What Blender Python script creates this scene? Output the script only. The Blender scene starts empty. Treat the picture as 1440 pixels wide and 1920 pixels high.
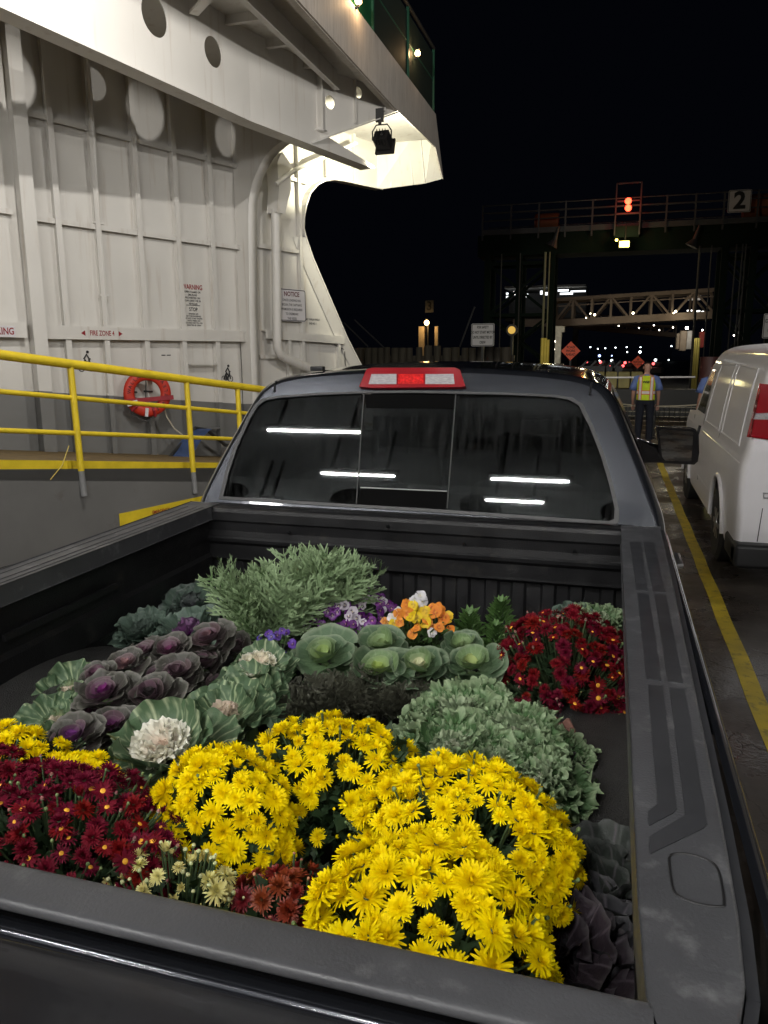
import bpy, math, random
from mathutils import Vector, Matrix, Euler
from mathutils.geometry import tessellate_polygon
R_ = math.radians
S = bpy.context.scene
COL = S.collection
PI = math.pi
# ---------------------------------------------------------------- camera geometry
EYE = Vector((0, 0, 2.0))
CAMX = Vector((0.9592666, 0.28246449, -0.00462734))
CAMY = Vector((-0.05251724, 0.19439819, 0.97951584))
CAMZ = Vector((0.27757799, -0.93937381, 0.20131395))
def ray(px, py):
    return (CAMX*((px-720)/1440) + CAMY*((960-py)/1440) - CAMZ)
def on(px, py, ax, v):
    r = ray(px, py); return EYE + r*((v-EYE[ax])/r[ax])
def onz(px, py, z): return on(px, py, 2, z)
def ony(px, py, y): return on(px, py, 1, y)
# ---------------------------------------------------------------- materials
MATS = {}
def nt(name):
    m = bpy.data.materials.new(name); m.use_nodes = True
    return m, m.node_tree.nodes, m.node_tree.links, m.node_tree.nodes['Principled BSDF']
def mat(name, col, rough=.5, metal=0, var=.12, scale=4, bump=0, bscale=60, coat=0, emit=None, estr=1, spec=.5, rvar=0, objvar=0, trans=0, stretch=None, dirt=None, attr=False, dthr=.55):
    if name in MATS: return MATS[name]
    m, N, L, b = nt(name)
    b.inputs['Roughness'].default_value = rough
    b.inputs['Metallic'].default_value = metal
    b.inputs['Coat Weight'].default_value = coat
    b.inputs['Coat Roughness'].default_value = .06
    b.inputs['Specular IOR Level'].default_value = spec
    tc = N.new('ShaderNodeTexCoord'); vec = tc.outputs['Object']
    if stretch:
        mp = N.new('ShaderNodeMapping'); mp.inputs['Scale'].default_value = stretch
        L.new(vec, mp.inputs['Vector']); vec = mp.outputs['Vector']
    noi = N.new('ShaderNodeTexNoise'); noi.inputs['Scale'].default_value = scale; noi.inputs['Detail'].default_value = 6
    L.new(vec, noi.inputs['Vector'])
    rmp = N.new('ShaderNodeMapRange'); rmp.inputs['From Min'].default_value = .25; rmp.inputs['From Max'].default_value = .75
    rmp.inputs['To Min'].default_value = 1-var; rmp.inputs['To Max'].default_value = 1+var
    L.new(noi.outputs['Fac'], rmp.inputs['Value'])
    mul = N.new('ShaderNodeVectorMath'); mul.operation = 'SCALE'
    if attr:
        at = N.new('ShaderNodeVertexColor'); at.layer_name = 'Col'; L.new(at.outputs['Color'], mul.inputs[0])
    else:
        mul.inputs[0].default_value = col[:3]
    L.new(rmp.outputs['Result'], mul.inputs['Scale'])
    out = mul.outputs['Vector']
    if dirt:
        n2 = N.new('ShaderNodeTexNoise'); n2.inputs['Scale'].default_value = scale*2.3; n2.inputs['Detail'].default_value = 9; n2.inputs['Roughness'].default_value = .65
        L.new(vec, n2.inputs['Vector'])
        r2 = N.new('ShaderNodeMapRange'); r2.inputs['From Min'].default_value = dthr; r2.inputs['From Max'].default_value = dthr+.2
        L.new(n2.outputs['Fac'], r2.inputs['Value'])
        mx = N.new('ShaderNodeMix'); mx.data_type = 'RGBA'
        L.new(r2.outputs['Result'], mx.inputs['Factor']); L.new(out, mx.inputs['A']); mx.inputs['B'].default_value = (*dirt, 1)
        out = mx.outputs['Result']
    if objvar:
        oi = N.new('ShaderNodeObjectInfo'); hs = N.new('ShaderNodeHueSaturation')
        r3 = N.new('ShaderNodeMapRange'); r3.inputs['To Min'].default_value = 1-objvar; r3.inputs['To Max'].default_value = 1+objvar*.5
        L.new(oi.outputs['Random'], r3.inputs['Value']); L.new(r3.outputs['Result'], hs.inputs['Value'])
        r4 = N.new('ShaderNodeMapRange'); r4.inputs['To Min'].default_value = .5-objvar*.06; r4.inputs['To Max'].default_value = .5+objvar*.05
        L.new(oi.outputs['Random'], r4.inputs['Value']); L.new(r4.outputs['Result'], hs.inputs['Hue'])
        L.new(out, hs.inputs['Color']); out = hs.outputs['Color']
    L.new(out, b.inputs['Base Color'])
    if rvar:
        r5 = N.new('ShaderNodeMapRange'); r5.inputs['From Min'].default_value = .3; r5.inputs['From Max'].default_value = .7
        r5.inputs['To Min'].default_value = max(.02, rough-rvar); r5.inputs['To Max'].default_value = rough+rvar
        n3 = N.new('ShaderNodeTexNoise'); n3.inputs['Scale'].default_value = scale*1.7; n3.inputs['Detail'].default_value = 8
        L.new(vec, n3.inputs['Vector']); L.new(n3.outputs['Fac'], r5.inputs['Value']); L.new(r5.outputs['Result'], b.inputs['Roughness'])
    if bump:
        n4 = N.new('ShaderNodeTexNoise'); n4.inputs['Scale'].default_value = bscale; n4.inputs['Detail'].default_value = 3
        L.new(vec, n4.inputs['Vector'])
        bp = N.new('ShaderNodeBump'); bp.inputs['Strength'].default_value = bump; bp.inputs['Distance'].default_value = .01
        L.new(n4.outputs['Fac'], bp.inputs['Height']); L.new(bp.outputs['Normal'], b.inputs['Normal'])
    if emit:
        b.inputs['Emission Color'].default_value = (*emit, 1); b.inputs['Emission Strength'].default_value = estr
    if trans:
        tr = N.new('ShaderNodeBsdfTranslucent'); ms = N.new('ShaderNodeMixShader'); ms.inputs[0].default_value = trans
        L.new(out, tr.inputs['Color']); L.new(b.outputs[0], ms.inputs[1]); L.new(tr.outputs[0], ms.inputs[2])
        L.new(ms.outputs[0], N['Material Output'].inputs['Surface'])
    MATS[name] = m
    return m
# ---------------------------------------------------------------- mesh builder
class MB:
    def __init__(s): s.v = []; s.f = []; s.mi = []; s.c = []; s.cur = 0; s.col = (1, 1, 1)
    def add(s, vs, fs, cols=None):
        o = len(s.v); s.v += [Vector(v) for v in vs]
        s.f += [tuple(i+o for i in f) for f in fs]; s.mi += [s.cur]*len(fs)
        s.c += list(cols) if cols else [s.col]*len(vs)
        return s
    def box(s, a, b):
        x0, x1 = sorted((a[0], b[0])); y0, y1 = sorted((a[1], b[1])); z0, z1 = sorted((a[2], b[2]))
        vs = [(x, y, z) for x in (x0, x1) for y in (y0, y1) for z in (z0, z1)]
        return s.add(vs, [(0, 1, 3, 2), (4, 6, 7, 5), (0, 4, 5, 1), (2, 3, 7, 6), (0, 2, 6, 4), (1, 5, 7, 3)])
    def beam(s, a, b, w, h, up=(0, 0, 1)):     # box along a-b, width w (sideways), height h (along up)
        a = Vector(a); b = Vector(b); d = (b-a).normalized(); up = Vector(up)
        if abs(d.dot(up)) > .98: up = Vector((1, 0, 0))
        sd = d.cross(up).normalized()*w/2; u = sd.cross(d).normalized()*h/2
        vs = [p+x*sd+y*u for p in (a, b) for x, y in ((-1, -1), (1, -1), (1, 1), (-1, 1))]
        return s.add(vs, [(0, 1, 2, 3), (7, 6, 5, 4), (0, 4, 5, 1), (1, 5, 6, 2), (2, 6, 7, 3), (3, 7, 4, 0)])
    def tube(s, pts, r, n=10, cap=True):
        pts = [Vector(p) for p in pts]; rs = r if isinstance(r, (list, tuple)) else [r]*len(pts)
        o = []; fs = []; prev = None
        for i, p in enumerate(pts):
            t = (pts[min(i+1, len(pts)-1)]-pts[max(i-1, 0)])
            t = t.normalized() if t.length > 1e-9 else Vector((0, 0, 1))
            if prev is None:
                a = Vector((0, 0, 1)) if abs(t.z) < .9 else Vector((1, 0, 0))
                u = t.cross(a).normalized()
            else:
                u = (prev-t*prev.dot(t)).normalized()
            prev = u; w = t.cross(u)
            for k in range(n):
                an = 2*PI*k/n; o.append(p+(u*math.cos(an)+w*math.sin(an))*rs[i])
        for i in range(len(pts)-1):
            for k in range(n):
                fs.append((i*n+k, i*n+(k+1) % n, (i+1)*n+(k+1) % n, (i+1)*n+k))
        if cap: fs += [tuple(range(n-1, -1, -1)), tuple((len(pts)-1)*n+k for k in range(n))]
        return s.add(o, fs)
    def prism(s, outer, holes, fn, t):          # 2-D outline (with holes) mapped by fn(a,b,off), thickness t
        loops = [outer]+list(holes)
        flat = [p for l in loops for p in l]
        tris = tessellate_polygon([[Vector((p[0], p[1], 0)) for p in l] for l in loops])
        n = len(flat); vs = [fn(p[0], p[1], 0) for p in flat]+[fn(p[0], p[1], t) for p in flat]
        fs = [tuple(tr) for tr in tris]+[tuple(i+n for i in reversed(tr)) for tr in tris]
        o = 0
        for l in loops:
            for i in range(len(l)):
                j = (i+1) % len(l); fs.append((o+i, o+j, n+o+j, n+o+i))
            o += len(l)
        return s.add(vs, fs)
    def grid(s, fn, nu, nv, closeu=False, cfn=None):
        vs = []; cs = []
        for i in range(nu+(0 if closeu else 1)):
            for j in range(nv+1):
                vs.append(fn(i/nu, j/nv))
                if cfn: cs.append(cfn(i/nu, j/nv))
        nn = nv+1; m = nu if closeu else nu+1; fs = []
        for i in range(nu):
            for j in range(nv):
                a = i*nn+j; b = ((i+1) % m)*nn+j
                fs.append((a, b, b+1, a+1))
        return s.add(vs, fs, cs if cfn else None)
    def sphere(s, c, r, nu=12, nv=8):
        c = Vector(c); r = r if isinstance(r, (tuple, list)) else (r, r, r)
        return s.grid(lambda u, v: c+Vector((r[0]*math.cos(2*PI*u)*math.sin(PI*v), r[1]*math.sin(2*PI*u)*math.sin(PI*v), r[2]*math.cos(PI*v))), nu, nv, True)
    def disc(s, c, r, nrm, n=20, t=.01):
        nrm = Vector(nrm).normalized(); c = Vector(c)
        return s.tube([c-nrm*t/2, c+nrm*t/2], r, n)
def loc_of(o):
    l = Vector((0, 0, 0))
    while o: l += o.location; o = o.parent
    return l
def tag(o, label=None, cat=None, group=None, kind=None):
    if label: o['label'] = label
    if cat: o['category'] = cat
    if group: o['group'] = group
    if kind: o['kind'] = kind
    return o
def obj(name, mb, m, parent=None, smooth=False, bevel=0, seg=2, local=False, angle=35, origin=None):
    me = bpy.data.meshes.new(name)
    ms = m if isinstance(m, (list, tuple)) else [m]
    if local: off = Vector((0, 0, 0))
    elif parent: off = loc_of(parent)
    elif origin is not None: off = Vector(origin)
    else:
        xs = [v.x for v in mb.v]; ys = [v.y for v in mb.v]; zs = [v.z for v in mb.v]
        off = Vector(((min(xs)+max(xs))/2, (min(ys)+max(ys))/2, min(zs)))
    me.from_pydata([v-off for v in mb.v], [], mb.f)
    for k in ms: me.materials.append(k)
    me.polygons.foreach_set('material_index', mb.mi)
    if any(c != (1, 1, 1) for c in mb.c[:2000]):
        ca = me.color_attributes.new('Col', 'FLOAT_COLOR', 'POINT')
        buf = []
        for c in mb.c: buf += [c[0], c[1], c[2], 1]
        ca.data.foreach_set('color', buf)
    if smooth:
        me.polygons.foreach_set('use_smooth', [True]*len(me.polygons))
    me.update()
    o = bpy.data.objects.new(name, me); COL.objects.link(o)
    if parent: o.parent = parent
    elif not local: o.location = off
    if smooth and angle < 180 and not local:
        try: me.set_sharp_from_angle(angle=R_(angle))
        except Exception: pass
    if bevel:
        b = o.modifiers.new('Bevel', 'BEVEL'); b.width = bevel; b.segments = seg; b.limit_method = 'ANGLE'; b.angle_limit = R_(40); b.harden_normals = False
        if not smooth:
            me.polygons.foreach_set('use_smooth', [True]*len(me.polygons))
            w = o.modifiers.new('WN', 'WEIGHTED_NORMAL'); w.keep_sharp = True
    return o
def thing(name, label, cat, loc=(0, 0, 0), group=None, kind=None):
    o = bpy.data.objects.new(name, None); COL.objects.link(o); o.location = loc; o.empty_display_size = .1
    return tag(o, label, cat, group, kind)
def part(parent, name, m, **kw):
    def dec(mb): return obj(name, mb, m, parent, **kw)
    return dec
TXT = {}
def text_mb(mb, body, size, fn, align='CENTER', bold=0.0, sx=1.0, dep=.0015, spacing=1.0):
    """flat lettering, mapped by fn(x, y, off)"""
    key = (body, align, bold, spacing)
    if key not in TXT:
        c = bpy.data.curves.new('t', 'FONT'); c.body = body; c.align_x = align; c.align_y = 'CENTER'; c.offset = bold; c.space_line = 1.0; c.space_character = spacing
        c.resolution_u = 3
        o = bpy.data.objects.new('t', c); COL.objects.link(o)
        dg = bpy.context.evaluated_depsgraph_get(); dg.update()
        me = bpy.data.meshes.new_from_object(o.evaluated_get(dg))
        TXT[key] = ([v.co.copy() for v in me.vertices], [tuple(p.vertices) for p in me.polygons])
        bpy.data.objects.remove(o); bpy.data.curves.remove(c); bpy.data.meshes.remove(me)
    vs, fs = TXT[key]
    mb.add([fn(v.x*size*sx, v.y*size, dep) for v in vs], fs)
# ---------------------------------------------------------------- render setup
cam = bpy.data.cameras.new('camera'); co = bpy.data.objects.new('camera', cam); COL.objects.link(co)
mw = Matrix.Identity(4)
for i, a in enumerate((CAMX, CAMY, CAMZ)):
    for j in range(3): mw[j][i] = a[j]
mw.translation = EYE; co.matrix_world = mw
cam.sensor_fit = 'HORIZONTAL'; cam.sensor_width = 36; cam.lens = 36; cam.clip_end = 3000; cam.clip_start = .02
S.camera = co
W = bpy.data.worlds.new('World'); S.world = W; W.use_nodes = True
bg = W.node_tree.nodes['Background']; bg.inputs['Color'].default_value = (.25, .32, .6, 1); bg.inputs['Strength'].default_value = .0035
S.view_settings.view_transform = 'Standard'; S.view_settings.look = 'None'; S.view_settings.exposure = 0; S.view_settings.gamma = 1
S.cycles.use_denoising = True
S.cycles.max_bounces = 7; S.cycles.diffuse_bounces = 3; S.cycles.glossy_bounces = 4; S.cycles.transparent_max_bounces = 12
S.cycles.sample_clamp_indirect = 4; S.cycles.sample_clamp_direct = 0
S.cycles.use_light_tree = True
S.cycles.caustics_reflective = False; S.cycles.caustics_refractive = False
def lamp(name, typ, loc, power, col, parent=None, size=.05, to=None, spot=None, blend=.3, sy=None):
    l = bpy.data.lights.new(name, typ); l.energy = power; l.color = col
    if typ == 'AREA':
        l.shape = 'RECTANGLE'; l.size = size; l.size_y = sy or size
    else: l.shadow_soft_size = size
    if typ == 'SPOT': l.spot_size = R_(spot or 120); l.spot_blend = blend
    o = bpy.data.objects.new(name, l); COL.objects.link(o)
    loc = Vector(loc)
    o.location = loc-(loc_of(parent) if parent else Vector((0, 0, 0)))
    if to is not None: o.rotation_euler = (Vector(to)-loc).to_track_quat('-Z', 'Y').to_euler()
    if parent: o.parent = parent
    return o
# ================================================================ materials
M_ = {}
def shipwhite():
    m, N, L, b = nt('ship paint')
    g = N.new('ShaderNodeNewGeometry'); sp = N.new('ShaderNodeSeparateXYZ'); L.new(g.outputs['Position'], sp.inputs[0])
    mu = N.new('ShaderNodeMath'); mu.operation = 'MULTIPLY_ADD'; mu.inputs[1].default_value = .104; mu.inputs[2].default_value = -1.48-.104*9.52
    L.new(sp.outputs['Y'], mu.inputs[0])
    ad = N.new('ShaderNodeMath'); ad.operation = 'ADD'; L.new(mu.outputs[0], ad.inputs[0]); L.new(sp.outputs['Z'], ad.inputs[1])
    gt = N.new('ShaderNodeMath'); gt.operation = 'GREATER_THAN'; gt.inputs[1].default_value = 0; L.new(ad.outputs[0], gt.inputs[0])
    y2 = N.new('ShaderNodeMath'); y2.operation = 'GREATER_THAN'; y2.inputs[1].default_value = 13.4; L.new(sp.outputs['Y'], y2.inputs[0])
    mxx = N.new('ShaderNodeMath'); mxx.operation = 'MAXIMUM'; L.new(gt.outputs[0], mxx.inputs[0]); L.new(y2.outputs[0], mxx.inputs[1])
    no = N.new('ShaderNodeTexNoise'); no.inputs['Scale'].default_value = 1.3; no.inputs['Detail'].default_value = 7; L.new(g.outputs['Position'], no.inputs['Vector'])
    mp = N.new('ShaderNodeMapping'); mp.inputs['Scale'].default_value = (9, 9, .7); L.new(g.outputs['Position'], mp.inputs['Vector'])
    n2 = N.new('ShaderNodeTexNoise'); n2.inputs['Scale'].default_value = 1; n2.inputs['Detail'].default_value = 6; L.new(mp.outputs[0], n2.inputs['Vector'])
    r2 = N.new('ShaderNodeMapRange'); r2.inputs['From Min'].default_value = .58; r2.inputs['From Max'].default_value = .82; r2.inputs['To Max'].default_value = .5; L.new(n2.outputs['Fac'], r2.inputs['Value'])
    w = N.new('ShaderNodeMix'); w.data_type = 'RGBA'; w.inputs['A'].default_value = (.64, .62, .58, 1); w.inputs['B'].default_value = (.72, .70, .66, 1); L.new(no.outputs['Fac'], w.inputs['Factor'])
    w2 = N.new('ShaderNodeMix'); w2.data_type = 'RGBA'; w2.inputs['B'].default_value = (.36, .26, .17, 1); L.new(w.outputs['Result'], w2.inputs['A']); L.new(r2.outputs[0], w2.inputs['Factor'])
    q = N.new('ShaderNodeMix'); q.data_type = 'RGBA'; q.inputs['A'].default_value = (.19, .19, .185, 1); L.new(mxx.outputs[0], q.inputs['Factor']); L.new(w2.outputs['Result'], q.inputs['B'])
    L.new(q.outputs['Result'], b.inputs['Base Color']); b.inputs['Roughness'].default_value = .42
    wv = N.new('ShaderNodeTexNoise'); wv.inputs['Scale'].default_value = 1.6; L.new(g.outputs['Position'], wv.inputs['Vector'])
    bp = N.new('ShaderNodeBump'); bp.inputs['Strength'].default_value = .35; bp.inputs['Distance'].default_value = .04; L.new(wv.outputs['Fac'], bp.inputs['Height']); L.new(bp.outputs[0], b.inputs['Normal'])
    return m
M_ship = shipwhite()
M_white = mat('white paint', (.62, .60, .54), .45, var=.08, scale=3, dirt=(.4, .3, .2), dthr=.68)
M_yel = mat('yellow safety paint', (.70, .52, .025), .4, var=.15, scale=6, dirt=(.28, .2, .05), dthr=.66)
M_grey = mat('grey deck paint', (.14, .138, .132), .55, var=.16, scale=1.5, dirt=(.09, .075, .06), dthr=.6, bump=.15, bscale=8)
M_grey2 = mat('grey post paint', (.2, .2, .2), .5)
M_black = mat('black paint', (.012, .012, .013), .45)
M_text = mat('black lettering', (.015, .015, .015), .6)
M_red = mat('red lettering', (.28, .012, .02), .5)
M_signw = mat('sign face white', (.68, .66, .68), .45, var=.04)
M_dark = mat('dark steel', (.03, .03, .03), .5)
M_wood = mat('worn ramp planks', (.16, .105, .035), .7, var=.4, scale=5, stretch=(1, 1, 1), bump=.3, bscale=20)
def txt_plane(o, ux, uy, n):
    o = Vector(o); ux = Vector(ux); uy = Vector(uy); n = Vector(n)
    return lambda x, y, d=0: o+ux*x+uy*y+n*d
Z = Vector((0, 0, 1))
# ================================================================ ferry side wall
WD = Vector((.34, .9405, 0)).normalized(); WN = Vector((WD.y, -WD.x, 0)); WP = Vector((-7.48, 10.96, 0))
def wp(s, z, off=0): return WP+WD*s+WN*off+Z*z
edge = [(7.15, -.6), (5.89, 1.7), (5.36, 2.35), (4.71, 3.3), (4.31, 3.89), (4.12, 4.25), (4.06, 4.42), (4.08, 4.62), (4.15, 4.85), (4.28, 5.1), (4.5, 5.29), (4.73, 5.4), (5.0, 5.47), (5.3, 5.5), (5.96, 5.52), (6.66, 5.55)]
wall = thing('ferry_side_wall', 'white painted steel ferry side with welded frames and a curved cut-out end', 'ship wall', wp(0, 0))
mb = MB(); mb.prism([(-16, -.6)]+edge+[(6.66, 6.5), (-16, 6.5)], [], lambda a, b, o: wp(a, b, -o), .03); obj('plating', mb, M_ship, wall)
# weld seams
# rim along the cut-out
def catm2(P, t):
    n = len(P)-1; f = t*n; i = min(int(f), n-1); f -= i
    p0 = P[max(i-1, 0)]; p1 = P[i]; p2 = P[i+1]; p3 = P[min(i+2, n)]
    return tuple(.5*((2*b)+(c-a)*f+(2*a-5*b+4*c-d)*f*f+(3*b-a-3*c+d)*f**3) for a, b, c, d in zip(p0, p1, p2, p3))
mb = MB()
for i in range(len(edge)-1):
    mb.beam(wp(*edge[i], .06), wp(*edge[i+1], .06), .03, .20, up=WN)
obj('edge_rim', mb, M_ship, wall)
mb = MB()
for i in range(0, 5):
    a = edge[i]; b = edge[i+1]
    mb.add([wp(a[0]-.0, a[1], .16), wp(b[0], b[1], .16), wp(b[0]-.24, b[1], .02), wp(a[0]-.24, a[1], .02)], [(0, 1, 2, 3)])
obj('edge_flange', mb, M_ship, wall)
for s in (-4.9, -4.2, -3.5, -2.75, -1.15, -.5, .24, 1.0, 1.74):
    mb = MB(); mb.box((0, 0, 0), (0, 0, 0)); mb = MB()
    mb.beam(wp(s, .15, .06), wp(s, 6.5, .06), .014, .12, up=WN); mb.beam(wp(s, .15, .125), wp(s, 6.5, .125), .09, .014, up=WN)
    obj('stiffener', mb, M_ship, wall)
for s in (3.62, 4.42, 5.15, 5.85):
    z0, z1 = {3.62: (.1, 2.3), 4.42: (.1, 5.2), 5.15: (.1, 2.3), 5.85: (.1, 1.6)}[s]
    mb = MB()
    if s == 4.42: s = 4.02; z1 = 6.5
    mb.beam(wp(s, z0, .05), wp(s, z1, .05), .014, .1, up=WN); mb.beam(wp(s, z0, .105), wp(s, z1, .105), .08, .014, up=WN); obj('stiffener', mb, M_ship, wall)
for s in (4.85, 5.75):
    mb = MB(); mb.beam(wp(s, 5.5, .05), wp(s, 6.5, .05), .014, .1, up=WN); mb.beam(wp(s, 5.5, .105), wp(s, 6.5, .105), .08, .014, up=WN); obj('stiffener', mb, M_ship, wall)
for s in (-5.5, -1.67):       # deep web frames
    mb = MB(); mb.beam(wp(s, 0, .13), wp(s, 6.5, .13), .02, .26, up=WN); mb.beam(wp(s, 0, .27), wp(s, 6.5, .27), .2, .02, up=WN); obj('web_frame', mb, M_ship, wall)
for z, s0, s1, dp in ((3.91, -1.55, 2.5, .09), (5.28, -1.55, 2.5, .09), (3.95, -12, -1.8, .09), (5.3, -12, -1.8, .09), (4.0, 2.85, 4.0, .07), (5.32, 3.0, 4.3, .07), (1.98, 2.85, 3.6, .05)):
    mb = MB(); mb.beam(wp(s0, z, dp/2+.005), wp(s1, z, dp/2+.005), dp, .014); mb.beam(wp(s0, z-.02, dp), wp(s1, z-.02, dp), .014, .07, up=Z); obj('stringer', mb, M_ship, wall)
mb = MB(); mb.beam(wp(-1.55, 2.33, .15), wp(2.72, 2.33, .15), .02, .185); mb.beam(wp(-1.55, 2.425, .075), wp(2.72, 2.425, .075), .15, .016); mb.beam(wp(-1.55, 2.245, .075), wp(2.72, 2.245, .075), .15, .016)
obj('stringer', mb, M_ship, wall)
mb = MB(); mb.beam(wp(-9, 2.35, .15), wp(-1.8, 2.35, .15), .02, .2); mb.beam(wp(-9, 2.455, .075), wp(-1.8, 2.455, .075), .15, .016); obj('stringer', mb, M_ship, wall)
mb = MB(); mb.beam(wp(2.95, 2.45, .06), wp(5.3, 2.36, .06), .12, .03); mb.beam(wp(2.95, 2.37, .12), wp(5.3, 2.28, .12), .016, .13); obj('stringer', mb, M_ship, wall)
for z in (1.85, .72, 4.55, 3.1):
    if z > 2: continue
    mb = MB(); mb.beam(wp(1.08, z, .12), wp(1.68, z-.01, .12), .1, .02); obj('rung', mb, M_ship, wall)
# arched web frame whose face curves into the deck girder
arch = [(.34, -.3), (.34, 2.24), (.38, 3.6), (.42, 4.44), (.46, 4.7), (.56, 4.95), (.76, 5.2), (.96, 5.36), (1.28, 5.49), (1.6, 5.53), (2.1, 5.55)]
def ap(a, b, o=0): return wp(2.4+o, b, a)
mb = MB(); mb.prism([(0, -.3)]+arch+[(2.1, 6.48), (0, 6.48)], [], ap, .02); obj('knee_bracket', mb, M_ship, wall)
mb = MB(); sm = [catm2(arch, k/60) for k in range(61)]
mb.grid(lambda u, v: ap(*sm[round(u*60)], -.09+.2*v), 60, 1)
obj('arched_flange', mb, M_ship, wall, smooth=True, angle=180).modifiers.new('Solidify', 'SOLIDIFY').thickness = .02
# small door/plate seams as thin weld lines
mb = MB()
for z in (2.98, 4.45): mb.beam(wp(-1.5, z, .001), wp(2.5, z-.02, .001), .004, .008)
mb.beam(wp(2.9, 4.55, .001), wp(4.0, 4.55, .001), .004, .008); mb.beam(wp(2.9, 1.35, .001), wp(5.9, 1.35, .001), .004, .008)
mb.beam(wp(-1.5, 1.85, .001), wp(2.5, 1.8, .001), .004, .008)
obj('weld_seam', mb, M_ship, wall)
# ---------------- pipes on the wall
pp = thing('drain_pipe', 'slim white pipe running down the whole left wall beside the lifebuoy', 'pipe', wp(-.5, 0, .2))
mb = MB(); mb.tube([wp(-.62, 6.45, .3), wp(-.6, 5.9, .3), wp(-.46, 5.2, .11), wp(-.48, 3.9, .1), wp(-.48, .15, .1)], .035, 12); obj('tube', mb, M_ship, pp, smooth=True)
for z in (3.95, 2.9, 1.4):
    mb = MB(); mb.beam(wp(-.56, z, .1), wp(-.40, z, .1), .05, .03); obj('clamp', mb, M_ship, pp, bevel=.004)
vp = thing('vent_pipe', 'thick white jointed pipe with a boxy hood that bends low behind the truck cab', 'pipe', wp(3.1, 0, .3))
mb = MB(); mb.tube([wp(3.13, 4.62, .3), wp(3.06, 2.3, .3), wp(3.07, 2.12, .3), wp(3.14, 2.0, .3), wp(3.28, 1.93, .3), wp(4.3, 1.62, .3), wp(4.42, 1.55, .3), wp(4.46, 1.4, .3), wp(4.46, .1, .3)], .085, 16); obj('tube', mb, M_ship, vp, smooth=True)
for z in [2.5+.21*i for i in range(10)]:
    mb = MB(); mb.tube([wp(3.067+.028*(z-2.3), z-.008, .3), wp(3.067+.028*(z-2.3), z+.008, .3)], .089, 16); obj('joint', mb, M_ship, vp, smooth=True)
mb = MB(); mb.prism([(3.05, 4.55), (3.24, 4.55), (3.42, 5.0), (3.42, 5.45), (3.22, 5.6), (3.08, 5.4), (3.1, 4.95)], [], lambda a, b, o: wp(a, b, .16+o), .26); obj('hood', mb, M_ship, vp, bevel=.01)
mb = MB(); mb.tube([wp(2.95, 5.0, .5), wp(3.5, 5.35, .5), wp(5.3, 6.15, .5)], .04, 10)
br = tag(obj('cross_pipe', mb, M_ship, smooth=True), 'thin white pipe slanting up to the right from the hooded pipe', 'pipe')
cb = MB(); cb.tube([wp(2.35, 2.2, .05), wp(2.37, 1.7, .04), wp(2.36, 1.2, .04), wp(2.37, .2, .04)], .007, 6)
tag(obj('cable', cb, M_dark, smooth=True), 'thin dark cable hanging under the striped beam beside the bicycle symbol', 'cable')
cb = MB(); cb.tube([wp(5.05, 2.2, .05), wp(5.4, 2.1, .04), wp(5.42, 1.8, .04), wp(5.6, 1.4, .04)], .01, 6)
tag(obj('cable', cb, M_dark, smooth=True), 'thin dark cable looping at the far lower corner of the white wall', 'cable')
# ---------------- notices painted / mounted on the wall
def wtext(mb, body, s, z, size, off=.004, **kw): text_mb(mb, body, size, lambda x, y, d: wp(s+x, z+y, off+d), **kw)
t = thing('warning_notice', 'warning and stop lettering painted on the white wall panel', 'notice', wp(1.28, 2.6, 0))
mb = MB(); wtext(mb, 'WARNING', 1.33, 3.14, .115, bold=.02, sx=.8); obj('heading', mb, M_red, t)
mb = MB()
for i, l in enumerate(('OPEN FLAMES OR', 'SMOKING', 'PROHIBITED ON', 'CAR DECK OR IN', 'VEHICLES')): wtext(mb, l, 1.33, 3.06-.049*i, .044, bold=.02)
mb.beam(wp(1.18, 2.84, .005), wp(1.48, 2.84, .005), .004, .008)
wtext(mb, 'STOP', 1.33, 2.77, .085, bold=.02, sx=.9)
for i, l in enumerate(('ENGINES OFF', 'SET PARKING BRAKE', 'DO NOT START ENGINE', 'UNTIL VESSEL HAS', 'DOCKED AND YOU ARE', 'DIRECTED BY CREW')): wtext(mb, l, 1.33, 2.695-.038*i, .034, bold=.02)
obj('lettering', mb, M_text, t)
t = thing('fire_zone_marking', 'red fire zone 4 lettering with two arrowheads on the white beam', 'notice', wp(-.6, 2.33, .165))
mb = MB(); wtext(mb, 'FIRE ZONE 4', -.6, 2.33, .105, off=.1615, bold=.02, sx=.72)
mb.add([wp(-.96, 2.33, .163), wp(-.89, 2.37, .163), wp(-.89, 2.29, .163)], [(0, 1, 2)]); mb.add([wp(-.24, 2.33, .163), wp(-.31, 2.37, .163), wp(-.31, 2.29, .163)], [(0, 2, 1)])
obj('lettering', mb, M_red, t)
t = thing('smoking_plate', 'white plate with red capitals cut by the left photo edge', 'notice', wp(-2.6, 2.33, .165))
mb = MB(); mb.box((0, 0, 0), (0, 0, 0)); mb = MB(); mb.beam(wp(-2.75, 2.33, .165), wp(-1.97, 2.33, .165), .006, .15); obj('plate', mb, M_signw, t)
mb = MB(); wtext(mb, 'NO SMOKING', -1.99, 2.33, .13, off=.17, bold=.02, sx=.8, align='RIGHT'); obj('lettering', mb, M_red, t)
t = thing('end_number_marking', 'two short lines of black stencil near the wall end', 'notice', wp(4.43, 2.6, 0))
mb = MB(); wtext(mb, 'M.V. WALLA WALLA', 4.43, 2.7, .058, bold=.015, sx=.8); wtext(mb, 'END NO. 1', 4.43, 2.62, .058, bold=.015, sx=.8); obj('lettering', mb, M_text, t)
t = thing('notice_sign', 'white notice sign with black border beside the thick pipe', 'sign', wp(3.68, 2.63, .12))
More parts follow.
